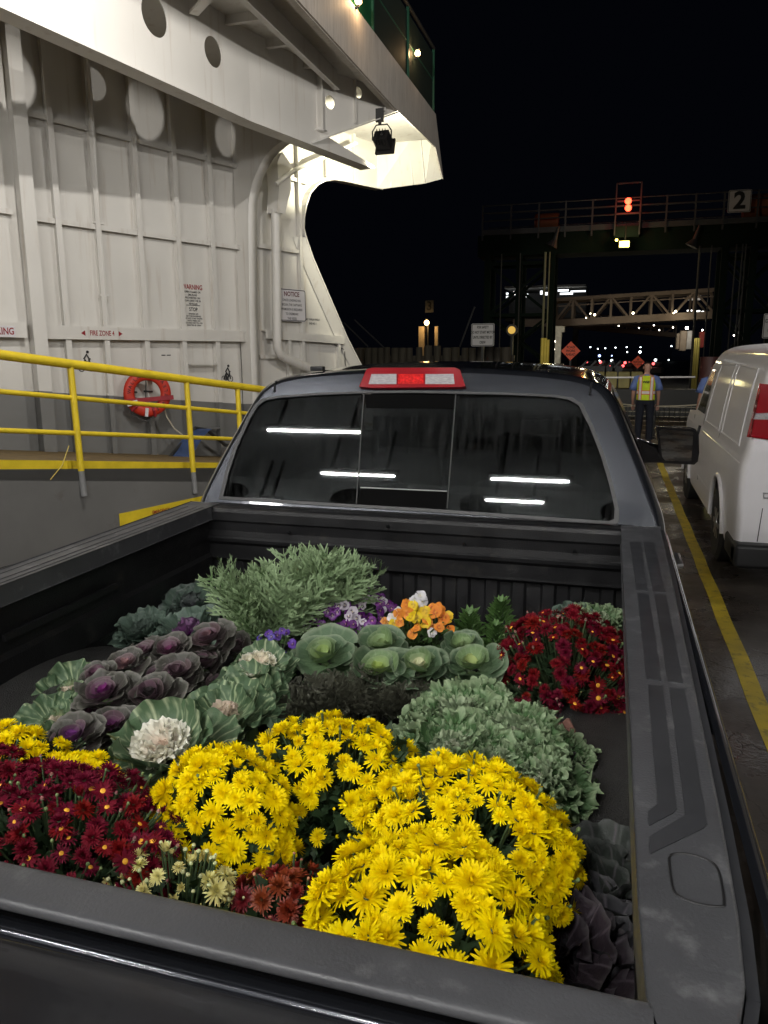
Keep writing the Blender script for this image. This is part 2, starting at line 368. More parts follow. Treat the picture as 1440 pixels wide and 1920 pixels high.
def rrect(x0, y0, x1, y1, r, n=4):
    o = []
    for cx, cy, a in ((x1-r, y1-r, 0), (x0+r, y1-r, 90), (x0+r, y0+r, 180), (x1-r, y0+r, 270)):
        for k in range(n+1): o.append((cx+r*math.cos(R_(a+90*k/n)), cy+r*math.sin(R_(a+90*k/n))))
    return o
mb = MB(); mb.prism(rrect(3.28, 2.64, 4.09, 3.25, .04), [], lambda a, b, o: wp(a, b, .12+o), .006); obj('panel', mb, M_signw, t)
mb = MB(); mb.prism(rrect(3.288, 2.648, 4.082, 3.242, .04), [rrect(3.302, 2.662, 4.068, 3.228, .03)], lambda a, b, o: wp(a, b, .126+o), .002); obj('border', mb, M_text, t)
mb = MB(); wtext(mb, 'NOTICE', 3.685, 3.15, .12, off=.127, bold=.025); obj('heading', mb, mat('maroon lettering', (.12, .01, .02), .5), t)
mb = MB()
for i, l in enumerate(('ONCE LOADING HAS', 'BEGUN, THE CAPTAIN\'S', 'PERMISSION IS REQUIRED', 'TO DISEMBARK', 'THE VESSEL')): wtext(mb, l, 3.685, 3.035-.086*i, .062, off=.127, bold=.012, sx=.85)
obj('lettering', mb, M_text, t)
def bike(s, z, sc, lab):
    mb = MB()
    for dx in (-.08, .08):
        ring = [wp(s+(dx+.055*math.cos(a*PI/8))*sc, z+(.055*math.sin(a*PI/8))*sc, .01) for a in range(17)]; mb.tube(ring, .006*sc, 6, cap=False)
    for pl in ([(-.08, 0), (-.03, .09), (.06, .09), (0, 0), (-.08, 0)], [(0, 0), (-.03, .1)], [(.08, 0), (.055, .12), (.08, .13)], [(-.03, .13), (.02, .2), (.06, .13)], [(-.02, .12), (.03, .06), (.0, -.02)]):
        mb.tube([wp(s+x*sc, z+y*sc, .01) for x, y in pl], .012*sc, 6)
    mb.sphere(wp(s+.04*sc, z+.235*sc, .01), .022*sc, 8, 6)
    tag(obj('bicycle_symbol', mb, M_text), lab, 'symbol')
bike(2.03, 1.57, 1.0, 'small black cyclist symbol painted under the fire zone beam, near the truck cab')
bike(-.82, 1.82, 1.0, 'small black cyclist symbol half hidden behind the yellow top rail at left')
mb = MB(); mb.beam(wp(.6, 2.0, .004), wp(.68, 2.0, .004), .004, .015); mb.beam(wp(.71, 2.0, .004), wp(.79, 2.0, .004), .004, .015); tag(obj('stencil_mark', mb, M_text), 'two tiny black stencil dashes right of the lifebuoy', 'marking')
mb = MB(); mb.tube([wp(.66, 1.42, 0), wp(.66, 1.42, .05), wp(.66, 1.38, .08), wp(.66, 1.34, .06)], .015, 8); tag(obj('wall_hook', mb, M_ship, smooth=True), 'small white hook welded on the wall right of the lifebuoy', 'hook')
# ---------------- lifebuoy
lb = thing('lifebuoy', 'orange ring lifebuoy with dark lettering hanging on the white wall', 'lifebuoy', wp(.12, 1.0, .2))
LC = wp(.05, 1.40, .30); LU = (WD*.90+WN*.43).normalized(); LNn = Vector((LU.y, -LU.x, 0))
def lr(a, r, off=0): return LC+LU*(r*math.cos(a))+Z*(r*math.sin(a))+LNn*off
mb = MB(); mb.grid(lambda u, v: lr(2*PI*u, .29+.085*math.cos(2*PI*v), .05*math.sin(2*PI*v)), 40, 12, True); obj('ring', mb, mat('buoy orange', (.52, .032, .014), .5, var=.1), lb, smooth=True, angle=180)
mb = MB()
for word, a0, st, fl in (('WALLA WALLA', 172, -13.5, 1), ('SEATTLE', -62, 14, -1)):
    for i, ch in enumerate(word):
        if ch == ' ': continue
        an = R_(a0+st*i); up = 1
        r0 = .29
        tx = LU*math.sin(an)-Z*math.cos(an); ty = LU*math.cos(an)+Z*math.sin(an)
        if fl < 0: tx, ty = -tx, -ty
        c = lr(an, r0, .052)
        text_mb(mb, ch, .075, lambda x, y, d: c+tx*x+ty*y+LNn*d, bold=.02)
obj('lettering', mb, mat('buoy lettering', (.08, .01, .015), .5), lb)
mb = MB()
for a in (225, 285): mb.tube([lr(R_(a), .20, .03), lr(R_(a), .29, .062), lr(R_(a), .38, .03)], .022, 8)
mb.beam(lr(R_(197), .4, .075), lr(R_(350), .4, .075), .07, .01, up=LNn)
obj('reflective_band', mb, mat('buoy strap', (.30, .02, .03), .5), lb)
mb = MB(); mb.beam(lr(R_(262), .23, .066), lr(R_(262), .37, .056), .05, .01, up=LNn); mb.beam(lr(R_(205), .38, .09), lr(R_(215), .22, .09), .07, .03, up=LNn); obj('white_tape', mb, M_signw, lb)
mb = MB(); mb.tube([lr(R_(200), .3, -.04), lr(R_(230), .42, -.02), lr(R_(262), .45, 0), lr(R_(285), .40, 0), lr(R_(262), .3, -.03), lr(R_(92), .2, -.03)], .008, 6); obj('cord', mb, M_dark, lb, smooth=True)
mb = MB()
for a in (0, 120): mb.beam(wp(.05+(-.15 if a else .15), 1.42, .02), wp(.05+(-.15 if a else .15), 1.42, .22), .03, .03)
obj('bracket', mb, M_dark, lb)
# blue hose / tarp and rope at the wall foot
mb = MB()
mb.grid(lambda u, v: wp(.1+.9*u+.12*v, .34+.42*math.sin(PI*u*.5)**1.4-.25*v*(1-u), .55-.2*u+.22*v), 16, 5)
tag(obj('tarp', mb, mat('blue tarp', (.03, .06, .16), .5, var=.3, scale=8), smooth=True), 'folded blue tarp slung below the lifebuoy against the grey wall foot', 'tarp')
mb = MB(); mb.tube([wp(-2.2, .42, .5), wp(-.5, .36, .5), wp(.2, .36, .55), wp(.95, .78, .35), wp(1.2, .72, .35), wp(1.6, .42, .35), wp(2.4, .25, .35)], .03, 8); tag(obj('hose', mb, M_dark, smooth=True), 'black hose lying along the foot of the wall and over the tarp', 'hose')
mb = MB(); mb.tube([wp(.36, 1.2, .28), wp(.4, 1.0, .3), wp(.5, .8, .35), wp(.8, .5, .5)], .012, 6); tag(obj('rope', mb, mat('pale rope', (.5, .46, .36), .8), smooth=True), 'pale rope hanging from the lifebuoy bracket to the tarp', 'rope')
# ================================================================ overhead deck edge
oh = thing('upper_deck_overhang', 'white steel upper deck edge overhead with a holed girder, soffit ribs and flared lit end', 'deck overhang', (-5, 10, 5.3))
G = [Vector(p) for p in ((-6.9, -1.5), (-6.16, 3), (-5.843, 6.836), (-5.19, 10.905), (-4.80, 12.47), (-4.44, 13.893))]
gl = [0]
for i in range(1, len(G)): gl.append(gl[-1]+(G[i]-G[i-1]).length)
def gp(l, z, off=0):
    for i in range(len(G)-1):
        if l <= gl[i+1] or i == len(G)-2:
            t_ = (l-gl[i])/(gl[i+1]-gl[i]); p = G[i].lerp(G[i+1], t_); d = (G[i+1]-G[i]).normalized(); return Vector((p.x+d.y*off, p.y-d.x*off, z))
def gy(y):
    for i in range(len(G)-1):
        if G[i].y <= y <= G[i+1].y: return gl[i]+(y-G[i].y)/(G[i+1].y-G[i].y)*(gl[i+1]-gl[i])
    return gl[-1]
def hole(l, z, r, n=28): return [(l+r*math.cos(2*PI*k/n), z+r*math.sin(2*PI*k/n)) for k in range(n)]
bot = [(0, 5.3), (gl[2], 5.3), (gl[3], 5.3), (gl[4], 5.3)]
SOF = 6.48
for i in range(0, 4):      # planar panels of the web
    hs = {0: [hole(1.2, 5.9, .25), hole(2.9, 5.9, .25)], 1: [hole(gl[1]+1.4, 5.9, .25)], 2: [hole(gy(7.75), 5.95, .205), hole(gy(9.01), 5.975, .225), hole(gy(10.11), 5.935, .185)], 3: []}[i]
    mb = MB(); mb.prism([(gl[i], 5.3), (gl[i+1], 5.3), (gl[i+1], SOF), (gl[i], SOF)], hs, lambda a, b, o: gp(min(max(a, gl[i]+1e-4), gl[i+1]-1e-4), b, -o), .016)
    obj('girder_web', mb, M_ship, oh)
mb = MB(); mb.prism([(gl[4], 5.3), (gl[5]+.35, 5.3), (gl[5]+.35, 5.33), (gl[4], 5.55)], [], lambda a, b, o: gp(a, b, -o), .016); obj('girder_web', mb, M_ship, oh)
mb = MB()
for i in range(5):
    e0 = gp(gl[i]+1e-4, 5.29); e1 = gp(gl[i+1]-1e-4 if i < 4 else gl[5]+.3, 5.29)
    mb.beam(e0+Vector((-.12, 0, 0)), e1+Vector((-.12, 0, 0)), .26, .02)
obj('girder_flange', mb, M_ship, oh)
# soffit plate
FX = -3.93
mb = MB(); mb.prism([(-13, -1.5), (FX, -1.5), (FX, 17.2), (-5.25, 17.2), (-7.9, 9.8)], [], lambda a, b, o: Vector((a, b, SOF+o)), .03); obj('soffit', mb, M_ship, oh)
mb = MB(); mb.beam((-4.54, -1.5, 6.34), (-4.54, 12.8, 6.34), .016, .28); mb.beam((-4.54, -1.5, 6.2), (-4.54, 12.8, 6.2), .09, .016); obj('longitudinal', mb, M_ship, oh)
for y in (7.6, 8.6, 9.5, 10.4, 11.3, 12.2):
    x0 = gp(gy(y), 6).x
    mb = MB(); mb.beam((x0, y, 6.42), (-4.55, y, 6.42), .012, .12); mb.beam((x0, y, 6.36), (-4.55, y, 6.36), .07, .012); obj('soffit_rib', mb, M_ship, oh)
mb = MB(); mb.beam((-4.0, 9.1, 6.3), (-4.5, 9.1, 6.3), .1, .05); mb.beam((-5.3, 9.6, 6.2), (-4.6, 9.0, 6.2), .12, .03); obj('soffit_rib', mb, M_ship, oh)
# fascia
mb = MB(); mb.prism([(-1.5, 6.2), (14.15, 6.2), (17.2, 6.32), (17.98, 5.84), (18.02, 5.86), (17.2, 6.97), (-1.5, 6.97)], [], lambda a, b, o: Vector((FX+o, a, b)), .03)
mb.beam((FX-.05, -1.5, 6.2), (FX-.05, 14.15, 6.2), .1, .02)
obj('fascia', mb, mat('weathered fascia paint', (.60, .56, .51), .6, var=.14, scale=3, stretch=(1, 6, .5), dirt=(.33, .24, .17), dthr=.56), oh)
# transverse web with two lightening holes
A = Vector((-4.86, 12.42, 0)); B = Vector((FX, 14.15, 0)); TL = (B-A).length; TD = (B-A).normalized(); TN = Vector((TD.y, -TD.x, 0))
def tp(a, b, o=0): return A+TD*a+Z*b+TN*o
mb = MB(); mb.prism([(0, 5.34), (TL, 6.19), (TL, SOF+.3), (0, SOF+.3)], [hole(.42, 6.02, .105, 20), hole(1.06, 6.3, .085, 20)], lambda a, b, o: tp(a, b, -o), .014)
mb.beam(tp(.95, 5.8, .03), tp(.95, 6.48, .03), .012, .06, up=TN); mb.beam(tp(1.65, 6.12, .03), tp(1.65, 6.48, .03), .012, .06, up=TN)
obj('transverse_web', mb, M_ship, oh)
mb = MB(); mb.beam(tp(-.05, 5.31), tp(TL, 6.17), .16, .02); obj('transverse_flange', mb, M_dark if False else M_ship, oh)
# flared end plating (lit by the floodlight)
WE = wp(6.66, 0)
pA = Vector((WE.x, WE.y, 5.55)); pD = Vector((WE.x, WE.y, 6.6)); pB = Vector((FX, 17.98, 5.84)); pC = Vector((FX, 17.2, 6.9)); pm = Vector((-4.25, 17.75, 5.72)); pk = Vector((-4.25, 17.2, 6.75))
mb = MB(); mb.add([pA, pm, pk, pD, pB, pC], [(0, 1, 2, 3), (1, 4, 5, 2)])
b0 = MB()
for v in (0,): pass
obj('end_plating', mb, M_ship, oh).modifiers.new('Solidify', 'SOLIDIFY').thickness = .03
mb = MB()
for t_ in (.3, .75):
    a = pA.lerp(pm, t_); b = pD.lerp(pk, t_); mb.beam(a+Vector((0, -.03, 0)), b+Vector((0, -.03, 0)), .02, .05)
mb.beam(pm+Vector((0, -.03, 0)), pk+Vector((0, -.03, 0)), .02, .05)
obj('end_stiffener', mb, M_ship, oh)
# ---------------- floodlight under the transverse flange
fc = ony(716, 262, 13.7); ft = ony(712, 222, 13.72)
fl = thing('floodlight', 'black floodlight on a bracket under the bright flared deck end', 'floodlight', ft)
mb = MB(); mb.beam(ft+Vector((0, 0, .16)), ft+Vector((0, 0, -.06)), .14, .03, up=(0, 1, 0)); mb.tube([ft+Vector((0, 0, -.05)), ft+Vector((0, 0, -.1))], .03, 10); obj('bracket', mb, M_dark, fl)
mb = MB(); mb.tube([fc+Vector((-.17, 0, .0)), fc+Vector((-.17, 0, .14)), fc+Vector((-.1, 0, .24)), fc+Vector((.1, 0, .24)), fc+Vector((.17, 0, .14)), fc+Vector((.17, 0, .0))], .012, 8); obj('yoke', mb, M_black, fl, smooth=True)
mb = MB(); f0 = fc+Vector((0, -.08, .06)); f1 = fc+Vector((.02, .12, -.07))
mb.beam(f0, f1, .26, .2, up=Z); mb.beam(f1, f1+Vector((0, .05, -.02)), .34, .27, up=Z)
for k in (-.08, -.03, .02, .07): mb.beam(f0+Vector((k, -.02, 0)), f0+Vector((k, .1, -.06)), .008, .25, up=Z)
mb.sphere(f0+Vector((.03, -.01, 0)), .03, 8, 6)
obj('housing', mb, M_black, fl, bevel=.012)
mb = MB(); mb.beam(f1+Vector((0, .052, -.02)), f1+Vector((0, .058, -.023)), .3, .23, up=Z); obj('lens', mb, mat('lamp lens', (1, 1, .9), .3, emit=(1, .93, .7), estr=25), fl)
lamp('floodlight_lamp', 'SPOT', f1+Vector((0, .09, -.03)), 800, (1, .95, .72), fl, .06, to=Vector((-4.9, 17.4, 5.95)), spot=150, blend=.5)
# second floodlight: outside the fascia, aimed at the wall
L2 = Vector((-3.47, 6.14, 6.22))
f2 = thing('floodlight', 'black floodlight on a bracket bolted to the fascia, left of the photo frame', 'floodlight', L2+Vector((0, 0, .3)))
mb = MB(); mb.beam(L2+Vector((-.43, 0, .4)), L2+Vector((.05, 0, .4)), .05, .05); mb.beam(L2+Vector((.05, 0, .4)), L2+Vector((.05, 0, .1)), .05, .05); obj('bracket', mb, M_black, f2)
mb = MB(); mb.box(L2+Vector((.03, -.17, -.12)), L2+Vector((.2, .17, .12))); obj('housing', mb, M_black, f2, bevel=.01)
lamp('floodlight_lamp', 'SPOT', L2, 640, (1, .96, .90), f2, .035, to=L2+Vector((-1, .62, -.38)), spot=165, blend=.3)
# third floodlight: far side of the ship, lights the lane, the crew and the wall
L3 = Vector((5.6, 7.5, 6.0))
f3 = thing('floodlight', 'black floodlight on a tall pole at the far right side of the ship', 'floodlight', (5.9, 7.3, 0))
mb = MB(); mb.tube([(5.9, 7.3, 0), (5.9, 7.3, 6.2)], .07, 12); mb.beam((5.9, 7.3, 6.1), (5.6, 7.5, 6.1), .05, .05); obj('pole', mb, M_grey2, f3)
mb = MB(); mb.box(L3+Vector((-.15, -.22, -.1)), L3+Vector((.18, -.05, .14))); obj('housing', mb, M_black, f3, bevel=.01)
lamp('floodlight_lamp', 'SPOT', L3, 1150, (1, .96, .90), f3, .06, to=Vector((-5.6, 14.5, 2.5)), spot=110, blend=.35)
# ---------------- green screen rail on top
gr = thing('green_screen_rail', 'green mesh screen and railing standing on the upper deck edge', 'railing', (FX, 10, 6.97))
M_green = mat('green screen', (.006, .085, .035), .5, var=.3, scale=3)
M_green2 = mat('dark green rail paint', (.02, .10, .06), .4)
y = 4.0; k = 0
ys = [4.0, 6.2, 8.4, 10.6, 12.8, 15.0, 17.1]
for a, b in zip(ys, ys[1:]):
    mb = MB(); mb.box((FX-.02, a+.04, 7.0), (FX-.014, b-.04, 8.1)); obj('panel', mb, M_green if a < 12 else mat('dark mesh screen', (.012, .025, .02), .7), gr)
for a in ys:
    mb = MB(); mb.box((FX-.03, a-.025, 6.97), (FX+.02, a+.025, 8.2)); obj('post', mb, M_green2, gr)
mb = MB(); mb.tube([(FX, 4, 8.2), (FX, 17.1, 8.2)], .035, 10); obj('top_rail', mb, M_dark, gr, smooth=True)
mb = MB(); mb.tube([(FX-.02, 4, 7.6), (FX-.02, 17.1, 7.6)], .018, 8); obj('middle_rail', mb, M_green2, gr, smooth=True)
for px, py, lab, e in ((783, 100, 'amber deck lamp glowing on the green screen near the deck end', 5), (672, 2, 'amber deck lamp glowing at the top edge of the photo above the fascia', 12)):
    p = on(px, py, 0, FX-.0+.08)
    t = thing('deck_lamp', lab, 'lamp', p)
    mb = MB(); mb.sphere(p, .05, 12, 8); obj('bulb', mb, mat('amber bulb', (1, .7, .4), .3, emit=(1, .62, .28), estr=30), t, smooth=True)
    mb = MB(); mb.tube([p+Vector((-.07, 0, -.1)), p+Vector((0, 0, -.07)), p+Vector((0, 0, -.04))], .02, 8); mb.tube([p+Vector((0, 0, .05)), p+Vector((0, 0, .08))], .045, 10); obj('holder', mb, M_dark, t, smooth=True)
    lamp('deck_lamp_light', 'POINT', p+Vector((.08, 0, 0)), e, (1, .62, .3), t, .05)
# ================================================================ ramp at left with yellow rails
RD = Vector((.2095, .97, 0)).normalized(); RS = -.1244
RP = Vector((-5.366, 6.912, 0)); RN = Vector((RD.y, -RD.x, 0))
def rp(s, z, off=0): return RP+RD*s+RN*off+Z*z
def rpix(px, py, off=0):
    r = ray(px, py); t_ = ((RP+RN*off-EYE).dot(RN))/(r.dot(RN)); P = EYE+r*t_; return (P-RP).dot(RD), P.z
def sl(z, s): return z+RS*s          # sloping height
z_top = rpix(145, 683)[1]; z_mid = rpix(140, 746)[1]; z_low = rpix(145, 818)[1]; z_st = rpix(145, 866)[1]; z_sb = rpix(145, 883)[1]; z_pan = rpix(145, 899)[1]
print('rail', z_top, z_mid, z_low, z_st, z_sb, z_pan, rpix(350, 711), rpix(445, 735), rpix(155, 935), rpix(220, 963), rpix(222, 989), rpix(365, 935))
rt = thing('yellow_railing', 'yellow pipe railing sloping down along the ramp left of the truck', 'railing', rp(0, .5))
S0, S1 = -5.5, 6.6
slope_t = -.137
def railline(px0, py0, px1, py1):
    a = rpix(px0, py0); b = rpix(px1, py1); k = (b[1]-a[1])/(b[0]-a[0]); return lambda s: a[1]+k*(s-a[0])
ft_ = railline(0, 665, 460, 726); fm = railline(0, 734, 430, 772); flw = railline(0, 807, 410, 822); fs_ = railline(0, 863, 390, 868); fsb = railline(0, 881, 390, 885)
for nm, f, r in (('top_rail', ft_, .048), ('middle_rail', fm, .026), ('lower_rail', flw, .026)):
    mb = MB(); mb.tube([rp(S0, f(S0)), rp(S1, f(S1))], r, 14); obj(nm, mb, M_yel, rt, smooth=True)
pos = [rpix(138, 760)[0], rpix(352, 760)[0], rpix(446, 750)[0]]
pos = [pos[0]-2*1.6, pos[0]-1.6]+pos
for s in pos:
    zt, zb = ft_(s), fsb(s)
    mb = MB(); mb.tube([rp(s, zt, .0), rp(s, zb, .03)], .034, 12); p = obj('post', mb, M_yel, rt, smooth=True)
    mb = MB(); mb.tube([rp(s, zb, .03), rp(s, zb-.27, .045)], .033, 12); obj('post_foot', mb, M_grey2, p, smooth=True)
rm = thing('ramp', 'grey sided vehicle ramp with yellow edge and brown planked surface', 'ramp', rp(0, 0))
pt = railline(0, 901, 375, 903)
mb = MB(); mb.add([rp(S0, -.02), rp(S1, -.02), rp(S1, pt(S1)), rp(S0, pt(S0))], [(0, 1, 2, 3)]); obj('side_panel', mb, M_grey, rm).modifiers.new('Solidify', 'SOLIDIFY').thickness = -.02
mb = MB(); n = -.12; mb.add([rp(S0, fsb(S0), n), rp(S1, fsb(S1), n), rp(S1, fs_(S1), n), rp(S0, fs_(S0), n)], [(0, 1, 2, 3)]); obj('edge_strip', mb, M_yel, rm).modifiers.new('Solidify', 'SOLIDIFY').thickness = -.03
mb = MB(); mb.add([rp(S0, pt(S0)-.05, n), rp(S1, pt(S1)-.05, n), rp(S1, fsb(S1), n-.05), rp(S0, fsb(S0), n-.05)], [(0, 1, 2, 3)]); obj('gap_shade', mb, mat('dark gap shade', (.05, .042, .035), .7), rm)  # dark sheet standing in for the shade in the gap under the strip
mb = MB(); mb.grid(lambda u, v: rp(S0+(S1-S0)*u, fs_(S0+(S1-S0)*u)-.02, n-.02-3.2*v), 10, 4); obj('surface', mb, M_wood, rm)
e0 = rpix(220, 963); e1 = rpix(365, 935); eb = rpix(222, 989)
hb = e0[1]-eb[1]
es = thing('emergency_strip', 'yellow strip low on the grey ramp side with small red lettering', 'marking', rp(e0[0], eb[1], .01))
mb = MB(); mb.add([rp(e0[0], e0[1], .03), rp(e0[0], eb[1], .03), rp(e1[0]+1.2, e1[1]-hb, .03), rp(e1[0]+1.2, e1[1], .03)], [(0, 1, 2, 3)]); obj('strip', mb, M_yel, es).modifiers.new('Solidify', 'SOLIDIFY').thickness = .004
em = rpix(298, 962); mb = MB(); kk = (e1[1]-e0[1])/(e1[0]+.0-e0[0]); text_mb(mb, 'EMERGENCY', .055, lambda x, y, d: rp(em[0]+x, em[1]+.03+y+kk*x, .037+d), bold=.02, sx=.9); obj('lettering', mb, M_red, es)
mb = MB(); a = rpix(4, 891, -.3); mb.box(rp(a[0]-.4, a[1]-.07, -.3), rp(a[0]+.02, a[1]+.07, -.2)); tag(obj('hydrant_box', mb, mat('red box paint', (.25, .01, .015), .5), bevel=.01), 'small dark red box under the ramp edge at the left photo border', 'box')
mb = MB(); a = rpix(133, 836, .05); b = rpix(98, 900, .05); c = rpix(80, 930, .05)
mb.tube([rp(*a, .02), rp((a[0]+b[0])/2+.02, (a[1]+b[1])/2-.03, .03), rp(*b, .02)], .005, 6); tag(obj('rope', mb, mat('yellow cord', (.55, .42, .1), .7), smooth=True), 'thin yellow cord hanging from the lower rail by the first post', 'rope')
# ================================================================ car deck
def deckmat():
    m, N, L, b = nt('wet deck')
    g = N.new('ShaderNodeNewGeometry'); P = g.outputs['Position']
    def noise(sc, det=6, rough=.55, st=None):
        n = N.new('ShaderNodeTexNoise'); n.inputs['Scale'].default_value = sc; n.inputs['Detail'].default_value = det; n.inputs['Roughness'].default_value = rough
        if st:
            mp = N.new('ShaderNodeMapping'); mp.inputs['Scale'].default_value = st; L.new(P, mp.inputs['Vector']); L.new(mp.outputs[0], n.inputs['Vector'])
        else: L.new(P, n.inputs['Vector'])
        return n.outputs['Fac']
    def mr(s, a, b_, c, d):
        r = N.new('ShaderNodeMapRange'); r.inputs['From Min'].default_value = a; r.inputs['From Max'].default_value = b_; r.inputs['To Min'].default_value = c; r.inputs['To Max'].default_value = d; L.new(s, r.inputs['Value']); return r.outputs[0]
    def mix(f, a, c):
        x = N.new('ShaderNodeMix'); x.data_type = 'RGBA'; L.new(f, x.inputs['Factor'])
        for s, v in (('A', a), ('B', c)):
            if isinstance(v, tuple): x.inputs[s].default_value = (*v, 1)
            else: L.new(v, x.inputs[s])
        return x.outputs['Result']
    c = mix(mr(noise(1.6, 8), .35, .65, 0, 1), (.046, .040, .036), (.082, .070, .060))
    c = mix(mr(noise(.8, 9, .6, (2.5, .7, 1)), .5, .66, 0, .75), c, (.07, .042, .024))
    c = mix(mr(noise(9, 9, .7), .56, .7, 0, .55), c, (.12, .105, .09))
    # a few chipped seams
    v = N.new('ShaderNodeTexVoronoi'); v.feature = 'DISTANCE_TO_EDGE'; v.inputs['Scale'].default_value = .9
    ad = N.new('ShaderNodeVectorMath'); ad.operation = 'MULTIPLY_ADD'; nn = N.new('ShaderNodeTexNoise'); nn.inputs['Scale'].default_value = 3; nn.inputs['Detail'].default_value = 6; L.new(P, nn.inputs['Vector'])
    L.new(nn.outputs['Color'], ad.inputs[0]); ad.inputs[1].default_value = (.45, .45, .45); L.new(P, ad.inputs[2]); L.new(ad.outputs[0], v.inputs['Vector'])
    ck = mr(v.outputs['Distance'], .0, .006, .6, 0)
    c = mix(ck, c, (.018, .014, .01))
    L.new(c, b.inputs['Base Color'])
    L.new(mr(noise(1.1, 6, .6), .38, .6, .5, .07), b.inputs['Roughness'])
    b.inputs['Specular IOR Level'].default_value = .6
    h = N.new('ShaderNodeMath'); h.operation = 'SUBTRACT'; L.new(noise(45, 4), h.inputs[0]); L.new(ck, h.inputs[1])
    bp = N.new('ShaderNodeBump'); bp.inputs['Strength'].default_value = .35; bp.inputs['Distance'].default_value = .006; L.new(h.outputs[0], bp.inputs['Height']); L.new(bp.outputs[0], b.inputs['Normal'])
    return m
mb = MB(); mb.box((-14, -16, -.5), (9, 20.6, 0)); tag(obj('deck', mb, deckmat()), kind='structure')
mb = MB(); mb.add([(-900, -300, -3), (900, -300, -3), (900, 1500, -3), (-900, 1500, -3)], [(0, 1, 2, 3)])
tag(obj('water', mb, mat('night water', (.004, .006, .01), .12, bump=.6, bscale=1.5)), kind='structure')
M_line = mat('yellow lane paint', (.56, .42, .03), .45, var=.28, scale=5, dirt=(.09, .075, .04), dthr=.53, bump=.2, bscale=40)
mb = MB()
mb.grid(lambda u, v: Vector((.852+.108*v+.004*math.sin(u*90), -2+20*u, .004)), 60, 1)
tag(obj('lane_line', mb, M_line), kind='structure')
mb = MB(); mb.add([(-2.35, -2, .004), (-2.25, -2, .004), (-2.25, 16, .004), (-2.35, 16, .004)], [(0, 1, 2, 3)]); tag(obj('lane_line', mb, M_line), kind='structure')
# ================================================================ pickup truck
XC = -.74
M_paint = mat('graphite truck paint', (.032, .035, .043), .2, .7, var=.05, scale=2, coat=1, rvar=0)
M_plas = mat('rail cap plastic', (.060, .061, .066), .42, var=.2, scale=7, dirt=(.15, .15, .155), dthr=.56, rvar=.08, bump=.1, bscale=250)
M_plas2 = mat('rail cap inset plastic', (.034, .035, .039), .40, var=.2, scale=6, rvar=.08)
M_liner = mat('black bed liner', (.009, .009, .010), .42, var=.25, scale=6, dirt=(.035, .032, .028), dthr=.58, bump=.25, bscale=300, rvar=.1)
M_liner2 = mat('textured liner', (.035, .034, .033), .42, var=.25, scale=5, bump=.9, bscale=330, rvar=.1)
M_gloss = mat('gloss black trim', (.008, .008, .009), .12, coat=1)
M_rub = mat('tyre rubber', (.014, .014, .014), .75, bump=.3, bscale=80)
M_alloy = mat('alloy', (.5, .5, .52), .28, .9)
M_redl = mat('red lens', (.26, .004, .010), .14, coat=1, var=.03, emit=(.5, .003, .01), estr=.05)
M_clear = mat('clear lens', (.42, .40, .41), .14, coat=1, var=.3, scale=60, stretch=(1, .2, 4))
tk = thing('pickup_truck', 'dark grey pickup truck seen from above its tailgate, bed full of flowers', 'pickup truck', (XC, 3, 0))
def prof(y):   # outer half-width extra for flare
    return .03*math.exp(-((y-1.65)/.5)**2)
sidep = [(.190, 1.383), (.207, 1.378), (.217, 1.36), (.225, 1.335), (.232, 1.29), (.248, 1.24), (.262, 1.19), (.270, 1.12), (.274, 1.0), (.272, .85), (.262, .7), (.24, .55)]
def catm(P, t):
    n = len(P)-1; f = t*n; i = min(int(f), n-1); f -= i
    p0 = P[max(i-1, 0)]; p1 = P[i]; p2 = P[i+1]; p3 = P[min(i+2, n)]
    return tuple(.5*((2*b)+(c-a)*f+(2*a-5*b+4*c-d)*f*f+(3*b-a-3*c+d)*f**3) for a, b, c, d in zip(p0, p1, p2, p3))
def shut(P): return P
